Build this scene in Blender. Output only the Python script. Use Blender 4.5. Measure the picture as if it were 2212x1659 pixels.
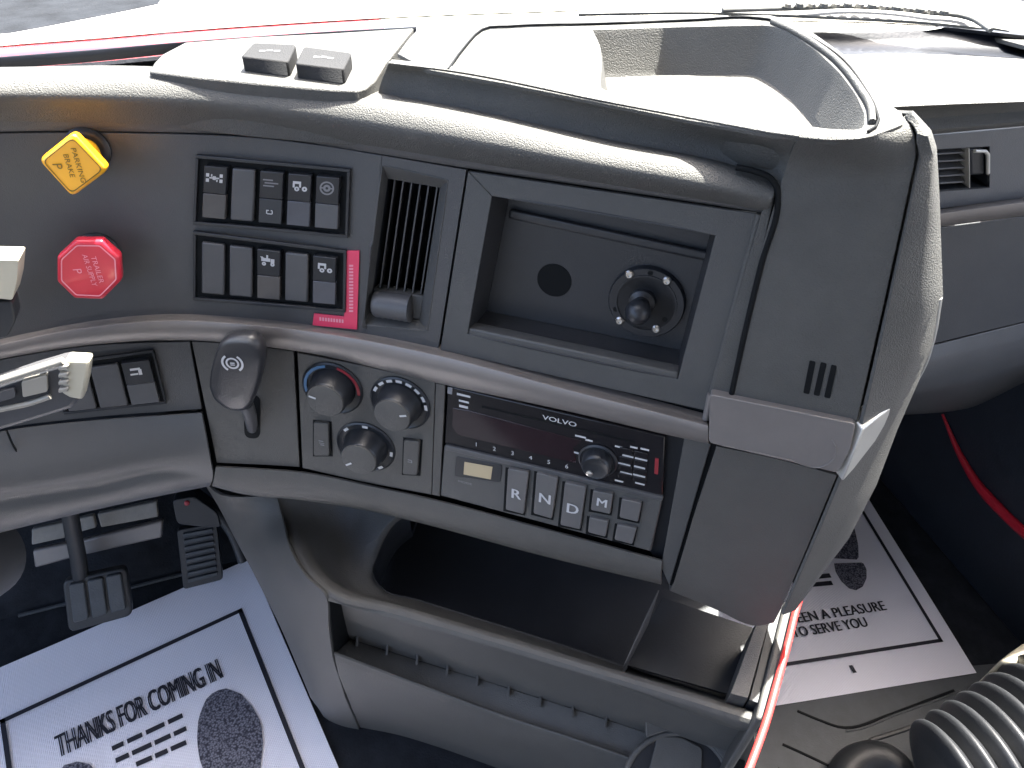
import bpy, bmesh, math, random
import numpy as np
from mathutils import Matrix, Vector
random.seed(4)
scene = bpy.context.scene
for o in list(bpy.data.objects): bpy.data.objects.remove(o)
col = scene.collection

# ------------------------------------------------------------------ camera
CAMZ = 1.1
PITCH, ROLL, FPX = math.radians(44), math.radians(3), 1670.0   # focal length on a 2212 px wide picture
CAM = np.array([0, 0, CAMZ])
_F = np.array([0, math.cos(PITCH), -math.sin(PITCH)])
_U0 = np.array([0, math.sin(PITCH), math.cos(PITCH)])
_R0 = np.array([1.0, 0, 0])
_R = math.cos(ROLL)*_R0 + math.sin(ROLL)*_U0
_U = -math.sin(ROLL)*_R0 + math.cos(ROLL)*_U0
cam = bpy.data.cameras.new('camera')
cam.sensor_width = 36; cam.lens = 36*FPX/2212
cam.clip_start = .01; cam.clip_end = 500
camo = bpy.data.objects.new('camera', cam); col.objects.link(camo)
M = Matrix.Identity(4)
for i in range(3):
    M[i][0], M[i][1], M[i][2], M[i][3] = _R[i], _U[i], -_F[i], CAM[i]
camo.matrix_world = M
scene.camera = camo
scene.render.resolution_x, scene.render.resolution_y = 1024, 768

# ------------------------------------------------------------------ light
SUN_EL, SUN_AZ = math.radians(67), math.radians(32)     # azimuth from +Y towards +X
w = bpy.data.worlds.new('World'); scene.world = w; w.use_nodes = True
nt = w.node_tree; nt.nodes.clear()
sky = nt.nodes.new('ShaderNodeTexSky'); sky.sky_type = 'NISHITA'; sky.sun_disc = False
sky.sun_elevation = SUN_EL; sky.sun_rotation = SUN_AZ
sky.air_density = .8; sky.dust_density = 6.0; sky.ozone_density = 1.0
bg = nt.nodes.new('ShaderNodeBackground'); bg.inputs[1].default_value = .15
wo = nt.nodes.new('ShaderNodeOutputWorld')
nt.links.new(sky.outputs[0], bg.inputs[0]); nt.links.new(bg.outputs[0], wo.inputs[0])
sl = bpy.data.lights.new('sun', 'SUN'); sl.energy = 5.0; sl.angle = math.radians(.6); sl.color = (1, .95, .88)
so = bpy.data.objects.new('sun', sl); col.objects.link(so)
sd = Vector((math.sin(SUN_AZ)*math.cos(SUN_EL), math.cos(SUN_AZ)*math.cos(SUN_EL), math.sin(SUN_EL)))
so.rotation_euler = sd.to_track_quat('Z', 'Y').to_euler(); so.location = (0, 0, 4)
vs = scene.view_settings
vs.view_transform = 'Standard'; vs.look = 'None'; vs.gamma = 1; vs.use_curve_mapping = False
vs.exposure = 2.8

# ------------------------------------------------------------------ geometry helpers
ZB = .68                                                    # height of the silver belt
CX = [(-1.0, .15), (-.8, .25), (-.6, .352), (-.5, .405), (-.411, .452), (-.359, .476), (-.303, .491), (-.214, .496),
      (-.127, .485), (-.062, .469), (.049, .437), (.148, .406), (.6, .268)]
_cxs = np.array([a for a, b in CX]); _cys = np.array([b for a, b in CX])
_dx = np.linspace(-1, .6, 801); _dy = np.interp(_dx, _cxs, _cys)
_ker = np.ones(25)/25; _dy2 = np.convolve(np.pad(_dy, 12, mode='edge'), _ker, 'valid')
_dy2[:14] = _dy[:14]; _dy2[-14:] = _dy[-14:]
def cplan(x): return float(np.interp(x, _dx, _dy2))
def ray(px, py):
    return _F + (px-1106)/FPX*_R - (py-829.5)/FPX*_U
def _solve(px, py, g):
    d = ray(px, py); lo, hi = .02, 3.0
    for _ in range(48):
        m = (lo+hi)/2
        if g(CAM+m*d) > 0: hi = m
        else: lo = m
    return CAM+lo*d
def pan(px, py, off=0.):           # dashboard face: plan curve, leaning forward
    return _solve(px, py, lambda p: p[1]-(cplan(p[0])+(p[2]-ZB)*(.176 if p[2] > ZB else .14)-off))
def ver(px, py, off=0.):           # upright face along the same plan curve
    return _solve(px, py, lambda p: p[1]-(cplan(p[0])-off))
def hor(px, py, z):
    d = ray(px, py); return CAM+d*((z-CAMZ)/d[2])
def onplane(px, py, p0, n):
    d = ray(px, py); n = np.array(n); return CAM+d*(np.dot(np.array(p0)-CAM, n)/np.dot(d, n))
AZ = math.radians(21)
TR = np.array([math.cos(AZ), math.sin(AZ), 0]); TF = np.array([-math.sin(AZ), math.cos(AZ), 0])   # cab's right and forward
UP = np.array([0, 0, 1.])
def pv(px, py, off=0.):            # passenger side face, across the cab
    return onplane(px, py, np.array([.36, .60, 0])-TF*off, TF)
def pnorm(p):
    x = p[0]; s = (cplan(x+.02)-cplan(x-.02))/.04
    k = .176 if p[2] > ZB else .14
    tx = np.array([1, s, 0]); tx /= np.linalg.norm(tx)
    tz = np.array([0, k, 1.]); n = np.cross(tx, tz); n /= np.linalg.norm(n)
    if n[1] > 0: n = -n
    tz = np.cross(n, tx); tz /= np.linalg.norm(tz)
    if tz[2] < 0: tz = -tz
    return tx, tz, n
def catmull(pts, n):
    pts = np.array(pts, float)
    if len(pts) == 2: 
        t = np.linspace(0, 1, n)[:, None]; return pts[0]*(1-t)+pts[1]*t
    seg = np.linalg.norm(np.diff(pts[:, :2], axis=0), axis=1); u = np.concatenate([[0], np.cumsum(seg)]); u /= u[-1]
    out = []
    m = np.gradient(pts, u, axis=0) if len(pts) > 2 else None
    for t in np.linspace(0, 1, n):
        i = min(np.searchsorted(u, t, side='right')-1, len(u)-2); h = u[i+1]-u[i]; s = (t-u[i])/h
        out.append((2*s**3-3*s**2+1)*pts[i]+(s**3-2*s**2+s)*h*m[i]+(-2*s**3+3*s**2)*pts[i+1]+(s**3-s**2)*h*m[i+1])
    return np.array(out)
def linear(pts, n):
    pts = np.array(pts, float)
    seg = np.linalg.norm(np.diff(pts[:, :2], axis=0), axis=1); u = np.concatenate([[0], np.cumsum(seg)]); u /= u[-1]
    return np.array([[np.interp(t, u, pts[:, k]) for k in range(pts.shape[1])] for t in np.linspace(0, 1, n)])
def row(pts, n=40, surf=pan, off=0., sm=True):
    p3 = [tuple(p)+((off,) if len(p) == 2 else ()) for p in pts]
    q = (catmull if sm else linear)(p3, n)
    return np.array([surf(a, b, c) for a, b, c in q])

WL = {}
def wloc(o): return WL.get(o.name, np.zeros(3)) if o else np.zeros(3)
def mesh_obj(name, verts, faces, mat, parent=None, smooth=True, bevel=0, solid=0, angle=35, origin=None, segs=2):
    v = np.array(verts, float)
    c = (v.min(0)+v.max(0))/2 if origin is None else np.array(origin)
    me = bpy.data.meshes.new(name); me.from_pydata((v-c).tolist(), [], [list(f) for f in faces]); me.update()
    if smooth:
        me.polygons.foreach_set('use_smooth', [True]*len(me.polygons))
        me.set_sharp_from_angle(angle=math.radians(angle))
    o = bpy.data.objects.new(name, me); col.objects.link(o)
    if mat: me.materials.append(mat)
    o.location = c-wloc(parent); WL[o.name] = c
    if parent: o.parent = parent
    if solid:
        s = o.modifiers.new('thickness', 'SOLIDIFY'); s.thickness = solid; s.offset = -1
        b = o.modifiers.new('soft_rim', 'BEVEL'); b.width = min(.0007, solid*.3); b.segments = 2; b.limit_method = 'ANGLE'; b.angle_limit = math.radians(62); b.harden_normals = True
    if bevel:
        b = o.modifiers.new('soft_edge', 'BEVEL'); b.width = bevel; b.segments = segs; b.limit_method = 'ANGLE'; b.angle_limit = math.radians(32)
        b.harden_normals = False
    return o
def thing(name, label, cat, loc, group=None):
    o = bpy.data.objects.new(name, None); col.objects.link(o); o.empty_display_size = .02
    o.location = loc; WL[o.name] = np.array(loc, float)
    o['label'] = label; o['category'] = cat
    if group: o['group'] = group
    return o
def tag(o, label, cat, group=None):
    o['label'] = label; o['category'] = cat
    if group: o['group'] = group
    return o
def grid(rows):
    nr, nc = len(rows), len(rows[0]); V = np.concatenate(rows)
    F = [(i*nc+j, i*nc+j+1, (i+1)*nc+j+1, (i+1)*nc+j) for i in range(nr-1) for j in range(nc-1)]
    a = V[F[len(F)//2][0]]; f = F[len(F)//2]
    n = np.cross(V[f[1]]-V[f[0]], V[f[2]]-V[f[0]])
    tot = 0
    for f in F[::max(1, len(F)//60)]:
        n = np.cross(V[f[1]]-V[f[0]], V[f[2]]-V[f[0]]); tot += np.dot(n, CAM-V[f[0]])
    if tot < 0: F = [f[::-1] for f in F]
    return V, F
def loft(name, rows, mat, parent=None, sub=0, solid=.003, angle=40, bevel=0):
    rows = [np.array(r) for r in rows]
    if sub and len(rows) > 2:
        a = np.array(rows)
        n = (len(rows)-1)*sub+1; cols = []
        for j in range(a.shape[1]):
            pts = a[:, j]
            seg = np.linalg.norm(np.diff(pts, axis=0), axis=1)+1e-6; u = np.concatenate([[0], np.cumsum(seg)]); u /= u[-1]
            m = np.gradient(pts, u, axis=0)
            out = []
            for k in range(n):
                i = min(k//sub, len(rows)-2); s = k/sub-i; h = u[i+1]-u[i]
                out.append((2*s**3-3*s**2+1)*pts[i]+(s**3-2*s**2+s)*h*m[i]+(-2*s**3+3*s**2)*pts[i+1]+(s**3-s**2)*h*m[i+1])
            cols.append(out)
        rows = [np.array([cols[j][k] for j in range(a.shape[1])]) for k in range(n)]
    V, F = grid(rows)
    return mesh_obj(name, V, F, mat, parent, solid=solid, angle=angle, bevel=bevel)
def prism(name, front, back, mat, parent=None, bevel=.0008, segs=2, smooth=True):
    f = np.array(front); b = np.array(back); n = len(f)
    nrm = np.zeros(3)
    for i in range(n): nrm += np.cross(f[i], f[(i+1) % n])
    V = np.concatenate([f, b]); idx = list(range(n))
    if np.dot(nrm, f.mean(0)-b.mean(0)) < 0: idx = idx[::-1]
    F = [tuple(idx), tuple(i+n for i in idx[::-1])]
    for a in range(n):
        i, j = idx[a], idx[(a+1) % n]; F.append((j, i, i+n, j+n))
    return mesh_obj(name, V, F, mat, parent, bevel=bevel, segs=segs, angle=30, smooth=smooth)
def plate(name, poly, off, thick, mat, parent=None, bevel=.0008, surf=pan, nrm=None, segs=2):
    f = [surf(a, b, off) for a, b in poly]
    n = pnorm(np.mean(f, 0))[2] if nrm is None else np.array(nrm)
    return prism(name, f, [p-n*thick for p in f], mat, parent, bevel, segs)
def roundpoly(poly, r=6, k=4):
    out = []; n = len(poly)
    for i in range(n):
        p0, p1, p2 = [np.array(poly[j % n], float) for j in (i-1, i, i+1)]
        a = p0-p1; b = p2-p1; rr = min(r, np.linalg.norm(a)*.45, np.linalg.norm(b)*.45)
        a = p1+a/np.linalg.norm(a)*rr; b = p1+b/np.linalg.norm(b)*rr
        for t in np.linspace(0, 1, k+1): out.append(tuple((1-t)**2*a+2*t*(1-t)*p1+t*t*b))
    return out
def ellipse(cx, cy, rx, ry, n=28, rot=0):
    return [(cx+rx*math.cos(t)*math.cos(rot)-ry*math.sin(t)*math.sin(rot), cy+rx*math.cos(t)*math.sin(rot)+ry*math.sin(t)*math.cos(rot)) for t in np.linspace(0, 2*math.pi, n, endpoint=False)]
def basis(n):
    n = np.array(n)/np.linalg.norm(n); a = np.cross(UP, n)
    if np.linalg.norm(a) < .01: a = np.array([1., 0, 0])
    a /= np.linalg.norm(a); return a, np.cross(n, a), n
def lathe(name, c, n, prof, mat, parent=None, seg=32, angle=35, sc=(1, 1)):
    a, b, n = basis(n); c = np.array(c); V = []; F = []
    for r, h in prof:
        for k in range(seg):
            t = 2*math.pi*k/seg; V.append(c+a*r*sc[0]*math.cos(t)+b*r*sc[1]*math.sin(t)+n*h)
    m = len(prof)
    for i in range(m-1):
        for k in range(seg):
            F.append((i*seg+k, i*seg+(k+1) % seg, (i+1)*seg+(k+1) % seg, (i+1)*seg+k))
    F.append(tuple(range(seg))[::-1]); F.append(tuple((m-1)*seg+k for k in range(seg)))
    return mesh_obj(name, V, F, mat, parent, angle=angle)
def tube(name, pts, r, mat, parent=None, seg=8, closed=False, flat=None):
    pts = [np.array(p) for p in pts]; n = len(pts); V = []; F = []
    rs = r if hasattr(r, '__len__') else [r]*n
    ref = None
    for i, p in enumerate(pts):
        if closed: t = pts[(i+1) % n]-pts[i-1]
        else: t = pts[min(i+1, n-1)]-pts[max(i-1, 0)]
        t = t/np.linalg.norm(t)
        if ref is None:
            ref = np.cross(t, UP) if abs(t[2]) < .9 else np.cross(t, np.array([1., 0, 0]))
        ref = ref-t*np.dot(ref, t); ref /= np.linalg.norm(ref); b = np.cross(t, ref)
        for k in range(seg):
            a = 2*math.pi*k/seg; V.append(p+rs[i]*(ref*math.cos(a)+b*math.sin(a)))
    for i in range(n if closed else n-1):
        for k in range(seg):
            j = (i+1) % n
            F.append((i*seg+k, j*seg+k, j*seg+(k+1) % seg, i*seg+(k+1) % seg)[::-1])
    if not closed: F += [tuple(range(seg)), tuple((n-1)*seg+k for k in range(seg))[::-1]]
    return mesh_obj(name, V, F, mat, parent, angle=60)
def flatmesh(name, polys, mat, parent):            # several small flat marks of one printed symbol
    V = []; F = []
    for p in polys:
        s = len(V); V += [np.array(q) for q in p]; F.append(tuple(range(s, s+len(p))))
    V = np.array(V)
    n = np.cross(V[F[0][1]]-V[F[0][0]], V[F[0][2]]-V[F[0][0]])
    if np.dot(n, CAM-V[0]) < 0: F = [f[::-1] for f in F]
    return mesh_obj(name, V, F, mat, parent, smooth=False)
def text(name, s, c, right, up, h, mat, parent, width=None, lift=.0004, align='CENTER', bold=0.):
    cu = bpy.data.curves.new(name, 'FONT'); cu.body = s; cu.size = 1; cu.align_x = align; cu.align_y = 'CENTER'; cu.resolution_u = 3
    t = bpy.data.objects.new('tmp', cu); me = bpy.data.meshes.new_from_object(t)
    v = np.array([q.co[:] for q in me.vertices]); F = [tuple(p.vertices) for p in me.polygons]
    bpy.data.objects.remove(t); bpy.data.meshes.remove(me); bpy.data.curves.remove(cu)
    hh = .70; sx = h/hh
    if width: sx = width/(v[:, 0].max()-v[:, 0].min())
    right = np.array(right)/np.linalg.norm(right); up = np.array(up)/np.linalg.norm(up); n = np.cross(right, up)
    cy = (v[:, 1].max()+v[:, 1].min())/2; cxm = (v[:, 0].max()+v[:, 0].min())/2 if align == 'CENTER' else v[:, 0].min()
    W = [np.array(c)+right*(q[0]-cxm)*sx+up*(q[1]-cy)*h/hh+n*lift for q in v]
    if bold:                                        # heavier strokes: a second pass, shifted sideways and a hair higher
        m0 = len(W); W = W+[p+right*bold*h+n*.00012 for p in W]; F = F+[tuple(i+m0 for i in f) for f in F]
    return mesh_obj(name, W, F, mat, parent, smooth=False)
def loc2(c, tx, tz, n, lift=0.):                     # local (metres) -> world
    return lambda a, b: np.array(c)+tx*a+tz*b+n*lift
def qsurf(quad):                                    # flat face through a pixel quad on the dash
    P = [pan(*p, 0.) for p in quad]; c = np.mean(P, 0); n = np.cross(P[1]-P[3], P[0]-P[2]); n /= np.linalg.norm(n)
    if n[1] > 0: n = -n
    return (lambda px, py, off=0.: onplane(px, py, c+n*off, n)), n
def lerpq(q, u, v):                                 # bilinear in a pixel quad TL TR BR BL
    q = [np.array(p, float) for p in q]
    t = q[0]*(1-u)+q[1]*u; b = q[3]*(1-u)+q[2]*u
    return tuple(t*(1-v)+b*v)
def subq(q, u0, u1, v0, v1):
    return [lerpq(q, u0, v0), lerpq(q, u1, v0), lerpq(q, u1, v1), lerpq(q, u0, v1)]

# ------------------------------------------------------------------ materials
def mat(name, c, rough=.5, spec=.5, grain=0, gscale=900, var=.0, metal=0, coat=0, var_scale=30, bump2=0):
    m = bpy.data.materials.new(name); m.use_nodes = True; t = m.node_tree; b = t.nodes['Principled BSDF']
    b.inputs['Base Color'].default_value = (*c, 1); b.inputs['Roughness'].default_value = rough
    b.inputs['Specular IOR Level'].default_value = spec; b.inputs['Metallic'].default_value = metal
    b.inputs['Coat Weight'].default_value = coat; b.inputs['Coat IOR'].default_value = 1.7; b.inputs['Coat Roughness'].default_value = .08
    tc = t.nodes.new('ShaderNodeTexCoord')
    if var:
        nz = t.nodes.new('ShaderNodeTexNoise'); nz.inputs['Scale'].default_value = var_scale; nz.inputs['Detail'].default_value = 5; nz.inputs['Roughness'].default_value = .65
        t.links.new(tc.outputs['Object'], nz.inputs['Vector'])
        mr = t.nodes.new('ShaderNodeMapRange'); mr.inputs[1].default_value = .3; mr.inputs[2].default_value = .7
        mr.inputs[3].default_value = 1-var; mr.inputs[4].default_value = 1+var
        t.links.new(nz.outputs[0], mr.inputs[0])
        mx = t.nodes.new('ShaderNodeVectorMath'); mx.operation = 'SCALE'; mx.inputs[0].default_value = c
        t.links.new(mr.outputs[0], mx.inputs['Scale']); t.links.new(mx.outputs[0], b.inputs['Base Color'])
        m2 = t.nodes.new('ShaderNodeMapRange'); m2.inputs[1].default_value = .3; m2.inputs[2].default_value = .7
        m2.inputs[3].default_value = max(.03, rough-.02); m2.inputs[4].default_value = min(1, rough+.02)
        t.links.new(nz.outputs[0], m2.inputs[0]); t.links.new(m2.outputs[0], b.inputs['Roughness'])
    if grain:
        vz = t.nodes.new('ShaderNodeTexNoise'); vz.inputs['Scale'].default_value = gscale; vz.inputs['Detail'].default_value = 2
        t.links.new(tc.outputs['Object'], vz.inputs['Vector'])
        bp = t.nodes.new('ShaderNodeBump'); bp.inputs['Strength'].default_value = grain; bp.inputs['Distance'].default_value = .0008
        t.links.new(vz.outputs[0], bp.inputs['Height']); t.links.new(bp.outputs[0], b.inputs['Normal'])
    return m
PAD = mat('grained_dash_plastic', (.078, .077, .072), .58, .5, .9, 1000, .10)
FACE = mat('satin_panel_plastic', (.070, .070, .071), .43, .5, .4, 1300, .04)
BEZ = mat('satin_bezel_plastic', (.074, .074, .072), .48, .5, .45, 1300, .06)
LOW = mat('warm_grey_plastic', (.080, .077, .071), .52, .5, .5, 1200, .08)
CONS = mat('console_grey_plastic', (.074, .072, .068), .56, .45, .5, 800, .1)
DARK = mat('deep_black_plastic', (.012, .014, .018), .45, .4, .2, 900, .1)
BLK = mat('switch_black_plastic', (.020, .022, .026), .35, .5, .12, 900, .08)
SWB = mat('switch_grey_plastic', (.075, .075, .078), .42, .5, .15, 900, .06)
BELT = mat('satin_silver_paint', (.20, .183, .172), .40, .5, .12, 1500, .06, metal=.25)
SILV = mat('bright_silver_plastic', (.55, .54, .50), .35, .5, 0, 900, .05, metal=.4)
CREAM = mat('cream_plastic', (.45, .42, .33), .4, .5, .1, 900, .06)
WHITE = mat('white_print', (.55, .55, .55), .5, .3)
GREYP = mat('grey_print', (.22, .22, .23), .5, .3)
YEL = mat('yellow_knob_plastic', (.85, .40, .012), .3, .5, .05, 900, .06, coat=.4)
YELD = mat('dark_knob_print', (.16, .10, .01), .4)
RED = mat('red_knob_plastic', (.62, .025, .05), .32, .5, .05, 900, .06, coat=.3)
PINK = mat('pink_knob_print', (.80, .30, .38), .4)
STICK = mat('red_label_film', (.72, .05, .12), .3, .5, 0, 900, .08)
RADIO = mat('dark_radio_face', (.011, .010, .012), .25, .5, 0, 900, .05)
GLASS = mat('radio_display_glass', (.020, .008, .011), .08, .6, 0, 900, .0, coat=1)
LCD = mat('cream_lcd', (.52, .42, .26), .25, .5)
RUB = mat('black_rubber', (.020, .022, .025), .50, .5, .3, 500, .15)
RUBG = mat('grey_floor_rubber', (.050, .056, .062), .55, .4, .5, 400, .15)
CARP = mat('black_carpet', (.018, .020, .024), .95, .1, 1.0, 350, .35)
METAL = mat('brushed_steel', (.55, .54, .52), .3, .5, .1, 600, .08, metal=1)
REDT = mat('red_edge_trim', (.60, .05, .045), .38, .5, .2, 600, .1)
REDL = mat('red_door_trim', (.42, .01, .025), .35, .5, .1, 600, .08)
GDARK = mat('gap_black', (.004, .005, .006), .7, .2)
BLUEP = mat('blue_print', (.06, .15, .28), .5)
REDP = mat('red_print', (.28, .02, .03), .5)
INK = mat('black_ink', (.022, .022, .030), .6, .3)

def paper():
    m = mat('white_crepe_paper', (.74, .74, .78), .75, .25)
    t = m.node_tree; b = t.nodes['Principled BSDF']; tc = [n for n in t.nodes if n.type == 'TEX_COORD'][0]
    wv = t.nodes.new('ShaderNodeTexWave'); wv.inputs['Scale'].default_value = 62; wv.inputs['Distortion'].default_value = .6
    wv.inputs['Detail'].default_value = 1; wv.bands_direction = 'X'
    t.links.new(tc.outputs['UV'], wv.inputs['Vector'])
    nz = t.nodes.new('ShaderNodeTexNoise'); nz.inputs['Scale'].default_value = 9; nz.inputs['Detail'].default_value = 6
    t.links.new(tc.outputs['UV'], nz.inputs['Vector'])
    ad = t.nodes.new('ShaderNodeMath'); ad.operation = 'MULTIPLY_ADD'; ad.inputs[1].default_value = 1.5
    t.links.new(nz.outputs[0], ad.inputs[0]); t.links.new(wv.outputs[0], ad.inputs[2])
    bp = t.nodes.new('ShaderNodeBump'); bp.inputs['Strength'].default_value = .5; bp.inputs['Distance'].default_value = .0012
    t.links.new(ad.outputs[0], bp.inputs['Height']); t.links.new(bp.outputs[0], b.inputs['Normal'])
    cr = t.nodes.new('ShaderNodeMapRange'); cr.inputs[3].default_value = .93; cr.inputs[4].default_value = 1.0
    t.links.new(wv.outputs[0], cr.inputs[0])
    mx = t.nodes.new('ShaderNodeVectorMath'); mx.operation = 'SCALE'; mx.inputs[0].default_value = (.82, .80, .87)
    t.links.new(cr.outputs[0], mx.inputs['Scale']); t.links.new(mx.outputs[0], b.inputs['Base Color'])
    return m
PAPER = paper()
def sole_mat():
    m = mat('printed_sole_ink', (.05, .05, .06), .7, .3); t = m.node_tree; b = t.nodes['Principled BSDF']
    tc = [n for n in t.nodes if n.type == 'TEX_COORD'][0]
    v = t.nodes.new('ShaderNodeTexVoronoi'); v.inputs['Scale'].default_value = 380; v.feature = 'F1'
    t.links.new(tc.outputs['Object'], v.inputs['Vector'])
    cr = t.nodes.new('ShaderNodeValToRGB'); cr.color_ramp.elements[0].position = .15; cr.color_ramp.elements[1].position = .75
    cr.color_ramp.elements[0].color = (.20, .20, .24, 1); cr.color_ramp.elements[1].color = (.03, .03, .045, 1)
    t.links.new(v.outputs['Distance'], cr.inputs[0]); t.links.new(cr.outputs[0], b.inputs['Base Color'])
    return m
SOLE = sole_mat()

# ------------------------------------------------------------------ setting: cab floor, toe board, walls, outside
def struct(o): o['kind'] = 'structure'; return o
fl = []
for a in np.linspace(-1.5, 1.3, 8): fl.append([TR*t+TF*a+np.array([0, 0, 0]) for t in np.linspace(-1.1, 1.45, 8)])
struct(loft('cab_floor', fl, CARP, solid=.02))
FB = np.array([-.508, .663, 0])
tb = [[FB+TR*t+TF*y+UP*z for t in np.linspace(-1.2, 2.2, 14)] for y, z in ((-.002, .001), (.10, .12), (.26, .42), (.34, 1.0-.24))]
struct(loft('toe_board', tb, CARP, solid=.01))
struct(mesh_obj('cab_roof', [TR*a+TF*b+UP*c for a in (-1.15, 1.45) for b in (-1.6, .28) for c in (1.78, 1.82)],
    [(0, 1, 3, 2), (4, 6, 7, 5), (0, 4, 5, 1), (2, 3, 7, 6), (0, 2, 6, 4), (1, 5, 7, 3)], mat('roof_headliner', (.45, .44, .42), .9, .2, .3, 300), smooth=False))
struct(mesh_obj('cab_rear_wall', [TR*a+TF*b+UP*c for a in (-1.15, 1.45) for b in (-1.64, -1.605) for c in (0, 1.82)],
    [(0, 1, 3, 2), (4, 6, 7, 5), (0, 4, 5, 1), (2, 3, 7, 6), (0, 2, 6, 4), (1, 5, 7, 3)], mat('rear_wall_fabric', (.5, .48, .46), .9, .2, .3, 300), smooth=False))
ASPH = mat('outside_asphalt', (.035, .036, .036), .9, .3, .5, 60, .5, var_scale=2)
struct(mesh_obj('yard_ground', [(-80, -80, -1.25), (80, -80, -1.25), (80, 150, -1.25), (-80, 150, -1.25)], [(0, 1, 2, 3)], ASPH, smooth=False))

# ------------------------------------------------------------------ dashboard
D = thing('dashboard', 'grey wraparound truck dashboard with rounded top pad and silver belt', 'dashboard', (0, .5, .45))
seam = [(-140, 292), (0, 287), (300, 287), (560, 297), (800, 332), (1005, 365), (1300, 409), (1645, 461)]
beltT = [(-140, 772), (0, 737), (170, 702), (330, 684), (560, 694), (780, 724), (945, 757)]
# upper instrument face with an opening for the vent
vout = [(826, 357), (967, 390), (923, 714), (785, 703)]
def strip(name, top, bot, m, nr=8, nc=40, off=0., parent=D, solid=.003, sm=True):
    f = (catmull if sm else linear)
    a = f(top, nc)[:, :2]; b = f(bot, nc)[:, :2]
    rows = [[pan(*(a[j]*(1-t)+b[j]*t), off) for j in range(nc)] for t in np.linspace(0, 1, nr)]
    return loft(name, rows, m, parent, solid=solid)
strip('instrument_panel', [(-140, 292), (0, 288), (300, 288), (560, 298), (700, 315), (826, 336)], [(-140, 771), (0, 736), (170, 701), (330, 683), (560, 693), (700, 710), (785, 724)], FACE, 10, 50)
def ringpanel(name, outer, inner, m, off=0., n=10, parent=D, solid=.003, surf=pan):
    def loop(q): 
        out = []
        for i in range(4):
            a, b = np.array(q[i], float), np.array(q[(i+1) % 4], float)
            for k in range(n): out.append(a+(b-a)*k/n)
        return out
    A, B = loop(outer), loop(inner); rows = []
    for t in np.linspace(0, 1, 4):
        r = [surf(*(a*(1-t)+b*t), off) for a, b in zip(A, B)]; r.append(r[0]); rows.append(r)
    return loft(name, rows, m, parent, solid=solid)
ringpanel('vent_surround_panel', [(826.2, 336), (1007, 367), (946, 757), (785.2, 724)], vout, FACE)
# dash pad roll
r0 = row([(a, b, 0.) for a, b in seam], 70)
r0b = row([(-140, 262, .004), (0, 262, .004), (300, 268, .004), (500, 275, .004), (700, 300, .004), (917, 334, .004), (1300, 396, .004), (1600, 446, .004), (1652, 456, .004)], 70)
r1 = row([(-140, 233, .010), (0, 234, .010), (300, 243, .010), (500, 258, .010), (700, 286, .010), (917, 321, .010), (1300, 386, .010), (1600, 436, .010), (1660, 447, .010)], 70)
r2 = row([(-140, 208, .017), (0, 207, .017), (300, 213, .017), (500, 224, .017), (700, 252, .017), (917, 289, .017), (1300, 360, .017), (1600, 416, .015), (1668, 430, .012)], 70)
r3 = row([(-140, 176, .010), (0, 174, .010), (300, 176, .010), (500, 186, .010), (700, 213, .010), (917, 248, .010), (1300, 325, .010), (1600, 382, .008), (1674, 402, .004)], 70)
r4 = row([(-140, 153, -.010), (0, 151, -.010), (330, 150, -.010), (560, 170, -.010), (708, 187, -.010), (820, 203, -.010), (1000, 235, -.010), (1300, 300, -.010), (1600, 362, -.010), (1668, 384, -.006)], 70)
r5 = r4+np.array([-.006, .018, -.006]); r6 = r4+np.array([-.012, .035, -.045])
loft('dash_pad', [r0b, r1, r2, r3, r4, r5, r6], PAD, D, sub=4, solid=.004)
loft('pad_reveal', [r0-np.array([0, -.001, 0]), (r0+r0b)/2, r0b+np.array([0, .001, 0])], FACE, D, sub=2)
# dark backing behind the seams
bk = [row([(-140, y, -.012) for y in (yy,)]+[(400, y-10, -.012), (900, y+40, -.012), (1250, y+110, -.012), (1700, y+190, -.012)], 40) for y, yy in ((300, 300), (500, 500), (700, 700))]
# (only along the belt, behind the visible joints)
loft('joint_backing', [row([(-140, 690, -.006), (330, 640, -.006), (780, 690, -.006), (1240, 790, -.006), (1700, 900, -.006)], 40), row([(-140, 800, -.006), (330, 745, -.006), (780, 790, -.006), (1240, 900, -.006), (1700, 1010, -.006)], 40)], GDARK, D, solid=.002)

# roof pod on top of the centre stack
ZT = .891
def tp(px, py, dz=0.):
    return _solve(px, py, lambda p: ZT+dz+.20*max(0., p[0]-.10)-p[2])
gb = row([(815, 207, -.012), (1000, 239, -.012), (1300, 304, -.012), (1600, 367, -.012), (1650, 380, -.010), (1684, 400, .004)], 40)
gm = row([(822, 180, -.013), (980, 205, -.013), (1300, 268, -.013), (1600, 327, -.012), (1660, 342, -.008), (1700, 352, .006)], 40)
gt = row([(834, 150, -.006), (968, 165, -.006), (1300, 232, -.006), (1600, 290, -.006), (1662, 302, -.006), (1716, 310, -.006)], 40, tp)
gt2 = row([(840, 138, 0.), (971, 154, 0.), (1300, 219, 0.), (1600, 276, 0.), (1665, 288, 0.), (1725, 296, 0.)], 40, tp)
gt3 = row([(846, 128, .0008), (974, 142, .0008), (1300, 206, .0008), (1600, 263, .0008), (1666, 275, .0008), (1728, 284, .0008)], 40, tp)
loft('pod_front', [gb, gm, gt, gt2+UP*.0006, gt3], PAD, D, sub=4)
tray = [(1280, 64), (1470, 58), (1650, 54), (1674, 57), (1712, 74), (1765, 110), (1815, 158), (1850, 205), (1868, 245), (1868, 274), (1850, 280), (1800, 279), (1660, 262), (1480, 228), (1300, 193), (1296, 185), (1300, 140), (1297, 100)]
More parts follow.
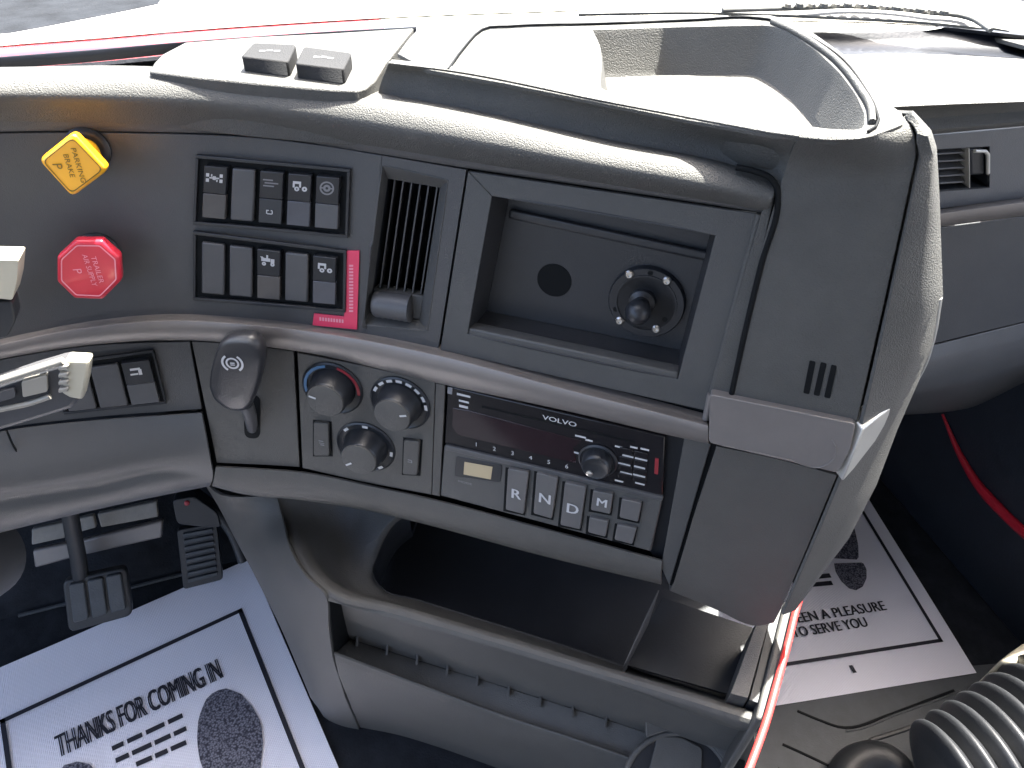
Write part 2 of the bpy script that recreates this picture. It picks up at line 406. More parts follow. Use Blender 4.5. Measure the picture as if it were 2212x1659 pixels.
outer = [(1045, 50), (1400, 38), (1660, 30), (1712, 42), (1765, 74), (1830, 120), (1885, 180), (1925, 225), (1957, 247), (1950, 268), (1880, 293), (1800, 302), (1665, 288), (1480, 256), (1150, 190), (971, 154), (840, 138), (900, 58)]
def resample(loop, n):
    L = np.array(list(loop)+[loop[0]], float); return linear(L, n+1)[:-1]
def ringloft(name, loops, m, parent, solid=.002, cap=False):
    n = len(loops[0]); V = np.concatenate(loops); F = []
    for i in range(len(loops)-1):
        for k in range(n): F.append((i*n+k, i*n+(k+1) % n, (i+1)*n+(k+1) % n, (i+1)*n+k))
    if cap: F.append(tuple((len(loops)-1)*n+k for k in range(n)))
    tot = sum(np.dot(np.cross(V[f[1]]-V[f[0]], V[f[2]]-V[f[0]]), CAM-V[f[0]]) for f in F[:n])
    if tot < 0: F = [f[::-1] for f in F]
    return mesh_obj(name, V, F, m, parent, solid=solid, angle=35)
# match the tray loop and the outline loop by angle around the tray
def polar(loop, c, n, start=-math.pi):
    L = resample(loop, 720); ang = np.arctan2(L[:, 1]-c[1], (L[:, 0]-c[0])*.3)
    return [L[np.argmin(np.abs(np.angle(np.exp(1j*(ang-t)))))] for t in np.linspace(-math.pi, math.pi, n, endpoint=False)]
tl3 = [tp(a, b, 0.) for a, b in resample(tray, 120)]
lo3 = []
tc_ = np.mean(tl3, 0)
ol = resample(outer, 900); ol3 = np.array([tp(a, b, 0.) for a, b in ol])
oa = np.arctan2(ol3[:, 1]-tc_[1], ol3[:, 0]-tc_[0])
for p in tl3:
    a = math.atan2(p[1]-tc_[1], p[0]-tc_[0]); lo3.append(ol3[np.argmin(np.abs(np.angle(np.exp(1j*(oa-a)))))])
pod_top = ringloft('pod_top', [np.array(lo3)+np.array([0, 0, -.0005]), np.array(tl3)], PAD, D, solid=.003)
tin = np.array(tl3); tin2 = tin+(tc_-tin)*.02+np.array([0, 0, -.004]); tin3 = tin+(tc_-tin)*.10+np.array([0, .0, -.028]); tin4 = tin+(tc_-tin)*.13+np.array([0, 0, -.032])
ringloft('tray_recess', [tin, tin2, tin3, tin4], PAD, D, cap=True, solid=.002)
# raised lip and thin groove round the lid
lidline = [(968, 150), (1000, 106), (1045, 62), (1100, 57), (1300, 51), (1500, 43), (1625, 38), (1675, 45), (1722, 66), (1770, 92), (1822, 130), (1866, 188), (1892, 236), (1897, 268), (1875, 284)]
tube('lid_groove', [tp(a, b, .0007) for a, b in catmull(lidline, 60)], .0009, GDARK, D, 6)
lip_in = [(1668, 46), (1712, 66), (1762, 96), (1812, 135), (1856, 190), (1882, 238), (1884, 264)]
tube('tray_lip', [tp(a, b, .001) for a, b in catmull(lip_in, 40)], .0022, PAD, D, 8)

# big right face beside the bezel, chamfer and side wall
FR_L = [(1684, 400, .008), (1640, 560, .008), (1608, 720, .008), (1584, 858, .008)]
FR_R = [(1977, 345, .008), (1955, 450, .008), (1910, 655, .008), (1851, 912, .008)]
rows = []
L4, R4 = linear(FR_L, 14), linear(FR_R, 14)
top_a = row([(1700, 352, .008), (1790, 368, .008), (1900, 372, .008), (1979, 335, .008)], 16)
top_b = row([(1716, 312, -.006), (1800, 318, -.006), (1890, 312, -.006), (1976, 290, -.006)], 16, tp)
top_c = row([(1725, 297, 0.), (1800, 303, 0.), (1882, 294, 0.), (1957, 248, 0.)], 16, tp)
rows = [top_c, top_b, top_a]+[np.array([pan(*(L4[i]*(1-t)+R4[i]*t)) for t in np.linspace(0, 1, 16)]) for i in range(1, 14)]
loft('pod_side_face', rows, PAD, D, sub=2, angle=60)
edge = [(1957, 248), (1976, 290), (1979, 335), (1955, 450), (1941, 515), (1909, 661), (1880, 790), (1851, 912), (1808, 1025), (1765, 1130), (1720, 1235), (1683, 1323)]
sil = [(1961, 246), (2000, 288), (2011, 322), (2018, 440), (2020, 500), (2026, 640), (2010, 735), (1978, 815), (1930, 925), (1885, 1045), (1826, 1160), (1730, 1288)]
E3 = np.array([top_c[-1], top_b[-1], top_a[-1]]+[pan(a, b, .008) for a, b in edge[3:]])
S3 = np.array([hor(a, b, e[2]) for (a, b), e in zip(sil, E3)])
for i_ in range(len(S3)):
    d_ = S3[i_]-E3[i_]; L_ = np.linalg.norm(d_)
    if L_ > .11: S3[i_] = E3[i_]+d_*.11/L_
def col3(P, n): 
    P = np.array(P); u_ = np.linspace(0, 1, len(P)); return np.array([[np.interp(t, u_, P[:, k]) for k in range(3)] for t in np.linspace(0, 1, n)])
deep = tp(1870, 172)-tp(1957, 247); deep = deep/np.linalg.norm(deep)*.13-UP*.05
Ef, Sf = col3(E3, 45), col3(S3, 45)
outw = np.cross(Sf[20]-Ef[20], UP); outw /= np.linalg.norm(outw); outw = outw if outw[1] < 0 else -outw
loft('pod_side_wall', [Ef+np.array([.0012, 0, 0]), Ef*.5+Sf*.5+outw*.004, Sf, Sf+deep*.06+np.array([.002, 0, 0]), Sf+deep*.5, Sf+deep, Sf+deep+TF*.22-UP*.03], PAD, D, angle=60)
# three slots in the right face
for q in ([(1749, 779), (1762, 782), (1748, 852), (1735, 849)], [(1773, 783), (1786, 786), (1770, 856), (1757, 853)], [(1796, 788), (1808, 791), (1793, 861), (1780, 858)]):
    plate('speaker_slot', roundpoly(q, 3, 2), .0086, .004, GDARK, D, 0)
# strip between bezel and groove, groove, bezel
strip('bezel_surround', [(1645, 459), (1662, 436), (1677, 404)], [(1537, 848), (1555, 852), (1577, 857)], PAD, 8, 8, .006)
loft('corner_gap', [row([(1655, 400, -.004), (1700, 400, -.004)], 4), row([(1560, 870, -.004), (1600, 870, -.004)], 4)], GDARK, D)
tube('surround_groove', [pan(a, b, .0075) for a, b in catmull([(1590, 361), (1634, 371), (1662, 383), (1677, 402), (1680, 428), (1645, 570), (1610, 715), (1579, 857)], 50)], .0020, GDARK, D, 8)
bz_out = [(1011, 370), (1640, 463), (1530, 889), (951, 756)]
bz_hole = [(1063, 424), (1545, 509), (1464, 819), (1010, 722)]
ringpanel('center_bezel', bz_out, bz_hole, BEZ, .002)
tube('bezel_edge', [pan(a, b, .003) for a, b in linear([(1640, 462), (1590, 650), (1537, 848)], 20)], .0022, PAD, D, 8)
tube('bezel_foot', [pan(a, b, .004) for a, b in linear([(1536, 850), (1530, 880), (1524, 905)], 8)], .0028, BELT, D, 8)
# pocket
hole3 = [pan(*p, .002) for p in bz_hole]; pn = pnorm(np.mean(hole3, 0))[2]; ptx, ptz, _ = pnorm(np.mean(hole3, 0))
dep = .032
bk3 = [hole3[0]-pn*dep+ptx*.004-ptz*.004, hole3[1]-pn*dep-ptx*.004-ptz*.004, hole3[2]-pn*dep-ptx*.004+ptz*.006, hole3[3]-pn*dep+ptx*.004+ptz*.006]
def loop4(q, n=8):
    return np.array([np.array(q[i])+(np.array(q[(i+1) % 4])-np.array(q[i]))*k/n for i in range(4) for k in range(n)])
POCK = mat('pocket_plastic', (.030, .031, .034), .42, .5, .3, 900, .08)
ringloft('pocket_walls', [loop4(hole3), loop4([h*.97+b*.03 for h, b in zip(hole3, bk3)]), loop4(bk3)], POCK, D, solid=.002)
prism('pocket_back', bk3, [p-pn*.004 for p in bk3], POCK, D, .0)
def onback(px, py, lift=0.): return onplane(px, py, bk3[0]+pn*lift, pn)
q = [(1100, 452), (1535, 545), (1533, 566), (1098, 472)]
prism('pocket_ridge', [onback(a, b, .006) for a, b in q], [onback(a, b, .0)-pn*.001 for a, b in q], POCK, D, .002, 3)
q = [(1012, 709), (1466, 806), (1463, 821), (1009, 724)]
prism('pocket_sill', [pan(a, b, .001) for a, b in q], [pan(a, b, .001)-pn*.012 for a, b in q], BEZ, D, .0015)
hp = onback(1197, 606, .0008); lathe('pocket_hole', hp, pn, [(.0155*.88, -.003), (.0155*.88, 0), (.0001, 0)], GDARK, D, 32)

# mounting plate
pc = onback(1398, 649, 0); mp = thing('mounting_plate', 'round black mounting plate with four bright screws in the open pocket', 'mount plate', pc)
px1 = .465/FPX*1.26
def back_r(px, py, r): return np.linalg.norm(onback(px+r, py)-onback(px, py))
R_ = back_r(1398, 649, 84)
lathe('base_disc', pc, pn, [(R_, 0), (R_, .004), (R_*.965, .0055), (.001, .0055)], BLK, mp, 48)
lathe('rim_groove', pc, pn, [(R_*.80, .0056), (R_*.80, .0062), (R_*.76, .0062), (R_*.76, .0056)], BLK, mp, 48)
bc = onback(1388, 650, .0055)
lathe('ball_stud', bc, pn, [(R_*.36, 0), (R_*.34, .004), (R_*.22, .006), (R_*.20, .010), (R_*.30, .014), (R_*.33, .019), (R_*.28, .024), (R_*.15, .0275), (.0005, .0285)], BLK, mp, 32)
for px, py in ((1360, 592), (1441, 606), (1339, 692), (1418, 710)):
    lathe('screw', onback(px, py, .0055), pn, [(R_*.115, 0), (R_*.115, .0012), (R_*.08, .0022), (R_*.05, .0022), (R_*.045, .0012), (.0003, .0012)], METAL, mp, 16)
for px, py in ((1405, 590), (1330, 668), (1436, 690)):
    lathe('empty_hole', onback(px, py, .0055), pn, [(R_*.07, -.001), (R_*.07, .0002), (.0003, .0002)], GDARK, mp, 14)

# centre air vent
vin = [(838, 386), (950, 406), (906, 692), (799, 676)]
AV = thing('air_vent', 'tall black dash air vent with upright louvres and thumbwheel', 'air vent', pan(880, 540, -.02))
vo3 = [pan(*p, .0008) for p in vout]; vi3 = [pan(*p, -.010) for p in vin]; vn = pnorm(np.mean(vo3, 0))[2]
vd3 = [p-vn*.035 for p in vi3]
ringloft('vent_frame', [loop4(vo3), loop4([a*.15+b*.85 for a, b in zip(vo3, vi3)]), loop4(vi3)], BEZ, AV, solid=.0015)
ringloft('duct', [loop4(vi3), loop4(vd3)], DARK, AV, solid=.001)
prism('duct_back', vd3, [p-vn*.002 for p in vd3], GDARK, AV, 0)
def vent_pt(u, v, dpt): 
    t = vi3[0]*(1-u)+vi3[1]*u; b = vi3[3]*(1-u)+vi3[2]*u; return t*(1-v)+b*v-vn*dpt
vtx = (vi3[1]-vi3[0]); vtx /= np.linalg.norm(vtx)
for i in range(6):
    u = .09+i*.164
    a, b = vent_pt(u, .005, .003), vent_pt(u, .80, .003); a2, b2 = a-vn*.018-vtx*.004, b-vn*.018-vtx*.004
    prism('louvre', [a, b, b2, a2], [p+vtx*.0013 for p in (a, b, b2, a2)], SWB, AV, .0003)
q = [vent_pt(0, .805, .001), vent_pt(1, .805, .001), vent_pt(1, 1, .001), vent_pt(0, 1, .001)]
prism('thumbwheel_housing', q, [p-vn*.01 for p in q], BEZ, AV, .0008)
a, b = vent_pt(.10, .905, -.001), vent_pt(.82, .905, -.001)
tube('thumbwheel', [a+(b-a)*t for t in np.linspace(0, 1, 14)], [.0105, .0118, .0115]+[.0118, .0114]*5+[.0118], SWB, AV, 20)

# ------------------------------------------------------------------ silver belt
bt = row([(a, b, .003) for a, b in beltT]+[(1240, 834, .003), (1450, 889, .003), (1528, 910, .003)], 60)
bm1 = row([(-140, 780, .013), (0, 745, .013), (170, 711, .013), (330, 694, .013), (560, 704, .013), (780, 734, .013), (945, 768, .013), (1240, 846, .013), (1450, 899, .013), (1530, 920, .013)], 60)
bm2 = row([(-140, 796, .012), (0, 766, .012), (200, 734, .012), (400, 724, .012), (640, 746, .012), (960, 818, .012), (1240, 880, .012), (1450, 928, .012), (1530, 946, .012)], 60)
bb = row([(-140, 806, .002), (0, 775, .002), (200, 744, .002), (400, 734, .002), (640, 757, .002), (960, 830, .002), (1240, 890, .002), (1450, 940, .002), (1530, 957, .002)], 60)
loft('silver_belt', [bt-np.array([0, -.008, 0]), bt, bm1, bm2, bb, bb-np.array([0, -.008, 0])], BELT, D, sub=3, solid=.002, angle=50)
pl = [(1533, 852), (1848, 916), (1838, 968), (1810, 1022), (1531, 957)]
plate('belt_end_plate', roundpoly(pl, 9, 3), .0145, .012, BELT, D, .003, segs=3)
tube('belt_end_groove', [pan(a, b, .0148) for a, b in catmull([(1560, 962), (1700, 992), (1775, 1008), (1800, 992), (1806, 965), (1796, 950)], 30)], .0005, BELT, D, 6)
c_t, c_b = E3[7], E3[8]; d_t, d_b = S3[7]-c_t, S3[8]-c_b
cf = [c_t+UP*.0, c_t+d_t*.28+UP*.001, c_t+d_t*.46, c_t*.75+c_b*.25+(d_t*.75+d_b*.25)*.52, c_t*.4+c_b*.6+(d_t*.4+d_b*.6)*.42, c_t*.1+c_b*.9+d_b*.16, c_b]
tube('side_edge_highlight', [p+outw*.001 for p in catmull([S3[5], S3[6], S3[7], S3[7]*.8+(c_t+d_t*.46)*.2-UP*.03], 24)], .0022, SILV, D, 8)  # silver tube stands for the highlight along the lit chamfer edge
prism('belt_end_cap', [p+outw*.007 for p in cf], [p-outw*.008 for p in cf], SILV, D, .0012, 2)
# ------------------------------------------------------------------ lower dashboard
strip('switch_carrier', [(-140, 810), (0, 778), (200, 747), (410, 738)], [(-140, 960), (0, 927), (200, 902), (436, 884)], FACE, 6, 24, -.002)
k0 = row([(-140, 966, -.001), (0, 932, -.001), (200, 907, -.001), (438, 889, -.001)], 30)
k1 = row([(-140, 1020, .010), (0, 985, .010), (220, 958, .010), (447, 938, .004)], 30)
k2 = row([(-140, 1085, .016), (0, 1055, .016), (200, 1022, .016), (330, 1000, .010), (456, 988, .004)], 30)
k3 = row([(-140, 1105, .008), (0, 1076, .006), (200, 1045, .004), (370, 1012, .002), (462, 1028, -.002)], 30)
k4 = row([(-140, 1135, .008), (0, 1106, .008), (200, 1070, .006), (380, 1034, .002), (458, 1036, -.006)], 30)
k5 = row([(-140, 1178, -.015), (0, 1144, -.015), (200, 1096, -.015), (380, 1058, -.015), (452, 1044, -.015)], 30)
loft('knee_panel', [k0, k1, k2, k3, k4, k5, k5+TF*.12-UP*.005], FACE, D, sub=3, angle=50)
tube('knee_panel_joint', [pan(a, b, .0115) for a, b in catmull([(14, 930), (30, 965), (55, 1000), (84, 1022)], 16)], .0009, GDARK, D, 6)
strip('lever_panel', [(414, 738), (520, 744), (634, 759)], [(468, 1000), (560, 1004), (647, 1009)], LOW, 6, 16, .0)
strip('radio_side_post', [(941, 828), (962, 833)], [(933, 1069), (950, 1073)], LOW, 6, 4, .0015)
strip('radio_bay_back', [(940, 826), (1240, 892), (1530, 958)], [(930, 1075), (1180, 1140), (1440, 1215)], GDARK, 6, 10, -.012)
strip('radio_side_filler', [(1438, 938), (1482, 948)], [(1402, 1190), (1430, 1228)], DARK, 6, 4, -.006)
strip('radio_post', [(1478, 946), (1536, 959)], [(1428, 1225), (1446, 1266)], BEZ, 8, 5, .002)
strip('post_gap', [(1532, 957), (1552, 962)], [(1440, 1262), (1456, 1268)], GDARK, 4, 3, -.001)
g0 = row([(1548, 964, .006), (1680, 992, .006), (1808, 1027, .008)], 16)
rows = [g0]
La, Ra = linear([(1548, 964), (1500, 1110), (1455, 1262)], 10), linear([(1808, 1027), (1746, 1178), (1687, 1316)], 10)
for i in range(1, 10): rows.append(np.array([pan(*(La[i]*(1-t)+Ra[i]*t), .007) for t in np.linspace(0, 1, 16)]))
bm = row([(1446, 1276, .002), (1540, 1314, .002), (1642, 1352, .002), (1672, 1345, .004)], 16)
rows += [bm, bm+np.array([0, .03, .004])]
loft('lower_side_face', rows, LOW, D, angle=60)
l0 = row([(468, 1005), (560, 1010), (650, 1017), (800, 1046), (935, 1076), (1180, 1140), (1432, 1208)], 50, off=.001)
l1 = row([(464, 1026), (560, 1036), (650, 1048), (800, 1074), (930, 1100), (1180, 1165), (1430, 1232)], 50, off=.002)
l2 = row([(460, 1044), (520, 1060), (650, 1074), (800, 1098), (890, 1119), (1180, 1196), (1430, 1256)], 50, off=-.006)
loft('lower_lip', [l0, l1, l2, l2+np.array([0, .05, -.004])], LOW, D, sub=3, angle=50)
loft('lower_backing', [row([(400, 730, -.014), (640, 750, -.014), (960, 825, -.014), (1530, 950, -.014)], 30), row([(455, 1050, -.014), (650, 1050, -.014), (940, 1100, -.014), (1440, 1240, -.014)], 30)], GDARK, D)
# driver side continuation of the dash towards the door (out of view)
pr = [k5[0]+TF*.12, k5[0], k4[0], k2[0], k1[0], k0[0], bb[0], bm2[0], bm1[0], bt[0], r0[0], r1[0], r2[0], r3[0], r4[0], r5[0], r6[0], r6[0]+TF*.25-UP*.03]
pr = np.array(pr)
loft('driver_side_dash', [pr-TR*t for t in (.001, .25, .5, .72)], PAD, D, solid=.004)
# ---- passenger side
PP = [row([(1780, 118, .868), (2000, 116, .868), (2212, 127, .868), (2360, 136, .868)], 20, hor),
      row([(1920, 232, .868), (2050, 226, .868), (2212, 220, .868), (2360, 212, .868)], 20, hor)]
PP += [row([(1930, 262, .002), (2050, 252, .002), (2212, 240, .002), (2360, 228, .002)], 20, pv), row([(1930, 288, .008), (2050, 277, .008), (2212, 262, .008), (2360, 249, .008)], 20, pv), row([(1930, 298, .001), (2050, 287, .001), (2212, 272, .001), (2360, 259, .001)], 20, pv)]
loft('passenger_pad', PP, PAD, D, sub=3, angle=50)
def pquad(name, top, bot, m, off=0., n=4):
    a, b = linear(top, 16), linear(bot, 16)
    return loft(name, [[pv(*(a[j]*(1-t)+b[j]*t), off) for j in range(16)] for t in np.linspace(0, 1, n)], m, D)
PSG2 = mat('glove_box_plastic', (.074, .077, .081), .42, .5, .35, 1200, .06)
pvh = [(1992, 326), (2137, 317), (2137, 405), (1996, 415)]
PSG = mat('passenger_panel_plastic', (.105, .110, .118), .42, .5, .3, 900, .08)
ringpanel('passenger_vent_panel', [(1930, 301), (2360, 262), (2360, 410), (1930, 464)], pvh, PSG, 0., surf=pv)
PB = [row([(1930, 466, .0), (2212, 427, .0), (2360, 408, .0)], 16, pv), row([(1930, 476, .012), (2212, 437, .012), (2360, 418, .012)], 16, pv), row([(1930, 492, .012), (2212, 455, .012), (2360, 436, .012)], 16, pv), row([(1930, 503, .0), (2212, 466, .0), (2360, 446, .0)], 16, pv)]
loft('passenger_belt', PB, BELT, D, sub=3)
pquad('glove_box_door', [(1930, 505), (2360, 448)], [(1930, 764), (2212, 695), (2360, 660)], PSG2, -.004)
PU = [row([(1930, 768, -.002), (2212, 698, -.002), (2360, 663, -.002)], 16, pv), row([(1930, 800, .006), (2212, 742, .006), (2360, 706, .006)], 16, pv), row([(1920, 870, -.03), (2100, 845, -.03), (2212, 800, -.03), (2360, 760, -.03)], 16, pv), row([(1900, 900, -.12), (2100, 880, -.12), (2212, 840, -.12), (2360, 800, -.12)], 16, pv)]
loft('passenger_knee_panel', PU, PSG2, D, sub=3)
pr = np.array([PP[0][-1]+TF*.2-UP*.03, PP[0][-1], PP[1][-1], PP[2][-1], PP[3][-1], PB[0][-1], PB[1][-1], PB[2][-1], PB[3][-1], PU[0][-1], PU[1][-1], PU[2][-1], PU[3][-1]])
loft('passenger_side_dash', [pr+TR*t for t in (.001, .2, .5, .8)], PAD, D, solid=.004)
PVN = thing('passenger_air_vent', 'wide passenger side air vent with flat louvres and tab', 'air vent', pv(2060, 366, -.02))
h3 = [pv(*p, .0) for p in pvh]; d3 = [p+TF*.035 for p in h3]
ringloft('duct', [loop4(h3), loop4(d3)], DARK, PVN, solid=.001)
prism('duct_back', d3, [p+TF*.002 for p in d3], GDARK, PVN, 0)
def pvent(u, v, dp): return (h3[0]*(1-u)+h3[1]*u)*(1-v)+(h3[3]*(1-u)+h3[2]*u)*v+TF*dp
for i in range(5):
    v = .14+i*.18
    a, b = pvent(.0, v, .004), pvent(.68, v, .004)
    f4 = [a, b, b+TF*.02+UP*.003, a+TF*.02+UP*.003]
    prism('louvre', f4, [p-UP*.0015 for p in f4], SWB, PVN, .0004)
f4 = [pvent(.72, .04, .002), pvent(.97, .06, .002), pvent(.97, .72, .002), pvent(.72, .72, .002)]
prism('vent_tab', f4, [p+TF*.012 for p in f4], BLK, PVN, .003, 3)
tube('tab_edge', [pvent(.76, .06, -.001), pvent(.92, .08, -.001), pvent(.965, .16, -.001), pvent(.965, .62, -.001)], .0016, SILV, PVN)
f4 = [pvent(.70, .0, .001), pvent(.715, .0, .001), pvent(.715, 1, .001), pvent(.70, 1, .001)]
prism('tab_post', f4, [p+TF*.02 for p in f4], SILV, PVN, .0004)

# ------------------------------------------------------------------ dash-top switch pod
zp = .876
BTN = mat('matte_black_button', (.020, .020, .021), .7, .3, .5, 1000, .1)
SP = thing('dash_top_switch_plate', 'flat grained plate with two raised square buttons on the dash pad', 'switch plate', hor(600, 150, zp))
pod = [(321, 155), (333, 135), (352, 116), (400, 91), (554, 79), (720, 71), (894, 60), (833, 137), (812, 172), (792, 190), (771, 197), (708, 194), (560, 181), (420, 167)]
f = [hor(a, b, zp) for a, b in pod]
prism('plate', f, [p-UP*.040 for p in f], PAD, SP, .0012, 2)
for q, h in (([(548, 92), (640, 96), (622, 134), (520, 122)], 0), ([(657, 100), (760, 114), (742, 150), (637, 137)], 0)):
    zz = zp+.010
    f = [hor(a, b, zz) for a, b in roundpoly(q, 5, 3)]
    bt_ = prism('button', f, [p-UP*.0105 for p in f], BTN, SP, .0016, 2)
    c = np.mean(f, 0); rr = (f[len(f)//4]-f[0]); rr[2] = 0; rr /= np.linalg.norm(rr); uu = np.cross(UP, rr)
    if h == 0:
        flatmesh('symbol', [[c+rr*(x+dx)+uu*(y+dy)+UP*.0003 for dx, dy in ((-.002, -.0012), (.002, -.0012), (.002, .0012), (-.002, .0012))] for x, y in ((-.005, 0), (0, .001), (.005, 0))], GREYP, bt_)

# ------------------------------------------------------------------ pull knobs
def symbol_text(parent, s, c, tx, tz, h, m, width=None): return text('lettering', s, c, tx, tz, h, m, parent, width)
def pull_knob(name, label, poly, off, m, mt, lines, rad):
    c = pan(*np.mean(poly, 0), off); tx, tz, n = pnorm(c)
    base = c-n*off*.95
    t = thing(name, label, 'pull knob', base, 'brake pull knobs on the dashboard')
    f = [pan(a, b, off) for a, b in roundpoly(poly, rad, 4)]; cc = np.mean(f, 0)
    # flatten onto the knob's own plane
    f = [p-n*np.dot(p-cc, n) for p in f]
    k = prism('knob_head', f, [p-n*.010 for p in f], m, t, .0028, 4)
    inn = [cc+(p-cc)*.86+n*.0001 for p in f]; inn2 = [cc+(p-cc)*.82+n*.0001 for p in f]
    V = inn+inn2; nn = len(inn)
    F = [(i, (i+1) % nn, nn+(i+1) % nn, nn+i) for i in range(nn)]
    mesh_obj('rim_line', np.array([v+n*.0004 for v in V]), F, mt if m is RED else YELD, k, smooth=False)
    lathe('stem', cc-n*.010, -n, [(.013, -.002), (.013, .012), (.009, .016), (.009, off*1.0)], m, t, 24)
    lathe('collar', base-n*.001, n, [(.016, 0), (.016, .003), (.013, .005), (.011, .005)], BLK, t, 24)
    for s, x, y, h, wd in lines:            # lettering turned a quarter turn
        text('lettering', s, cc+tx*x+tz*y+n*.0003, -tz, tx, h, mt, k, wd)
    return t
pull_knob('parking_brake_knob', 'yellow diamond pull knob on the dark instrument panel', [(157, 286), (234, 368), (155, 427), (81, 347)], .038, YEL, YELD,
    [('PARKING', .0040, .000, .0034, .024), ('BRAKE', -.0020, .0, .0034, .016), ('P', -.0095, .0, .006, None)], 15)
pull_knob('trailer_air_knob', 'red octagonal pull knob below the yellow diamond knob', [(162, 519), (220, 520), (259, 556), (262, 607), (221, 648), (160, 646), (122, 610), (122, 556)], .034, RED, PINK,
    [('TRAILER', .0065, .0, .0036, .022), ('AIR SUPPLY', .0010, .0, .0036, .026), ('P', -.0075, .0, .006, None)], 5)

# ------------------------------------------------------------------ rocker switches
def rect(cx, cy, w, h): return [(cx-w/2, cy-h/2), (cx+w/2, cy-h/2), (cx+w/2, cy+h/2), (cx-w/2, cy+h/2)]
def ringp(cx, cy, r0, r1, a0=0, a1=360, n=16):
    out = []
    for i in range(n):
        t0, t1 = [math.radians(a0+(a1-a0)*k/n) for k in (i, i+1)]
        out.append([(cx+r0*math.cos(t0), cy+r0*math.sin(t0)), (cx+r1*math.cos(t0), cy+r1*math.sin(t0)), (cx+r1*math.cos(t1), cy+r1*math.sin(t1)), (cx+r0*math.cos(t1), cy+r0*math.sin(t1))])
    return out
ICON = {
 'axle': [rect(-.75, .32, .34, .42), rect(-.75, -.32, .34, .42), rect(.75, .32, .34, .42), rect(.75, -.32, .34, .42), rect(0, 0, 1.1, .16), rect(0, 0, .34, .46), rect(-.3, .3, .14, .3), rect(.3, -.3, .14, .3)],
 'lines': [rect(-.3, .35, 1.1, .16), rect(.1, 0, 1.5, .16), rect(-.2, -.35, 1.2, .16)],
 'truck': [rect(-.25, .15, 1.0, .42), rect(.5, .02, .4, .6), rect(-.1, .55, .2, .4), [(-.9, .5), (-.6, .5), (-.3, .2), (-.6, .2)]]+ringp(-.45, -.38, .06, .24, n=10)+ringp(.5, -.38, .06, .24, n=10),
 'suspension': [rect(-.2, .35, .9, .3), rect(-.55, .0, .22, .5), rect(.15, .0, .22, .4)]+ringp(.65, -.35, .1, .3, n=10)+ringp(-.2, -.40, .1, .28, n=10),
 'wheel': ringp(0, 0, .62, .80, n=20)+ringp(0, 0, .16, .42, n=12)+[rect(-.55, 0, .3, .16), rect(.55, 0, .3, .16)],
 'loop': [rect(-.4, .3, .5, .2), rect(.35, .3, .3, .2), rect(-.55, -.1, .2, .6), rect(.5, -.1, .2, .6), rect(0, -.4, .9, .2)],
 'arrow': [rect(-.15, .3, .9, .26), rect(.25, -.1, .3, .7), rect(-.3, -.3, .7, .2)],
}
def switch_bank(name, label, quad, cells, off=.001, v0=.13, v1=.9, margin=.035):
    c = pan(*lerpq(quad, .5, .5), off); tx, tz, n = pnorm(c)
    t = thing(name, label, 'switch bank', c, 'rocker switch banks on the dashboard')
    # shallow dark tray: frame of four bars round a dark back
    loft('bank_tray', [[pan(*lerpq(quad, a, b), off+.0003) for a in np.linspace(0, 1, 12)] for b in np.linspace(0, 1, 5)], GDARK, t, solid=.001)
    fr = .012
    for q in (subq(quad, -.012, 1.012, -.02, .03), subq(quad, -.012, 1.012, .97, 1.02), subq(quad, -.012, .008, .031, .969), subq(quad, .992, 1.012, .031, .969)):
        plate('bank_frame', q, off+.0022, .003, BLK, t, .0004)
    k = len(cells); st = (1-2*margin)/k
    for i, ic in enumerate(cells):
        u0 = margin+i*st+.012; u1 = margin+(i+1)*st-.022
        q = subq(quad, u0, u1, v0, v1); sw_off = off+.0045
        if ic is None:
            plate('blank_cover', q, sw_off, .0045, SWB, t, .0012); continue
        # rocker: upper half leans out, lower half leans in
        f = [pan(*q[0], sw_off+.002), pan(*q[1], sw_off+.002), pan(*lerpq(q, 1, .52), sw_off-.0005), pan(*lerpq(q, 0, .52), sw_off-.0005)]
        tt = n*.0065
        rk = prism('rocker', f, [p-tt for p in f], BLK, t, .0006)
        f2 = [pan(*lerpq(q, 0, .53), sw_off-.0003), pan(*lerpq(q, 1, .53), sw_off-.0003), pan(*q[2], sw_off+.001), pan(*q[3], sw_off+.001)]
        prism('rocker_lens', f2, [p-n*.005 for p in f2], ic[1], t, .0006)
        ctr = (f[0]+f[1]+f[2]+f[3])/4+tz*.002; a = f[1]-f[0]; hw = np.linalg.norm(a)*.40; a = a/np.linalg.norm(a)
        b = f[0]-f[3]; b /= np.linalg.norm(b); nn = np.cross(a, b)
        flatmesh('symbol', [[ctr+a*x*hw+b*y*hw+nn*.0004 for x, y in p] for p in ICON[ic[0]]], WHITE if ic[2] else GREYP, rk)
        if len(ic) > 3:
            ctr = np.mean(f2, 0); 
            flatmesh('symbol', [[ctr+a*x*hw*.6+b*y*hw*.6+n*.0009 for x, y in p] for p in ICON[ic[3]]], WHITE, rk)
    return t
LENS = mat('switch_lens_grey', (.07, .065, .063), .25, .5, .05, 900, .1)
LENSB = mat('switch_lens_blue', (.065, .068, .08), .25, .5, .05, 900, .1)
switch_bank('rocker_switch_bank', 'upper row of five rocker switches beside the air vent', [(426, 338), (752, 368), (747, 512), (420, 483)],
    [('axle', LENS, 1), None, ('lines', BLK, 0, 'loop'), ('suspension', LENSB, 1), ('wheel', SWB, 0)])
switch_bank('rocker_switch_bank', 'lower row of switches edged by the red label', [(420, 503), (744, 544), (742, 673), (420, 647)],
    [None, None, ('truck', LENS, 1), None, ('suspension', LENSB, 1)])
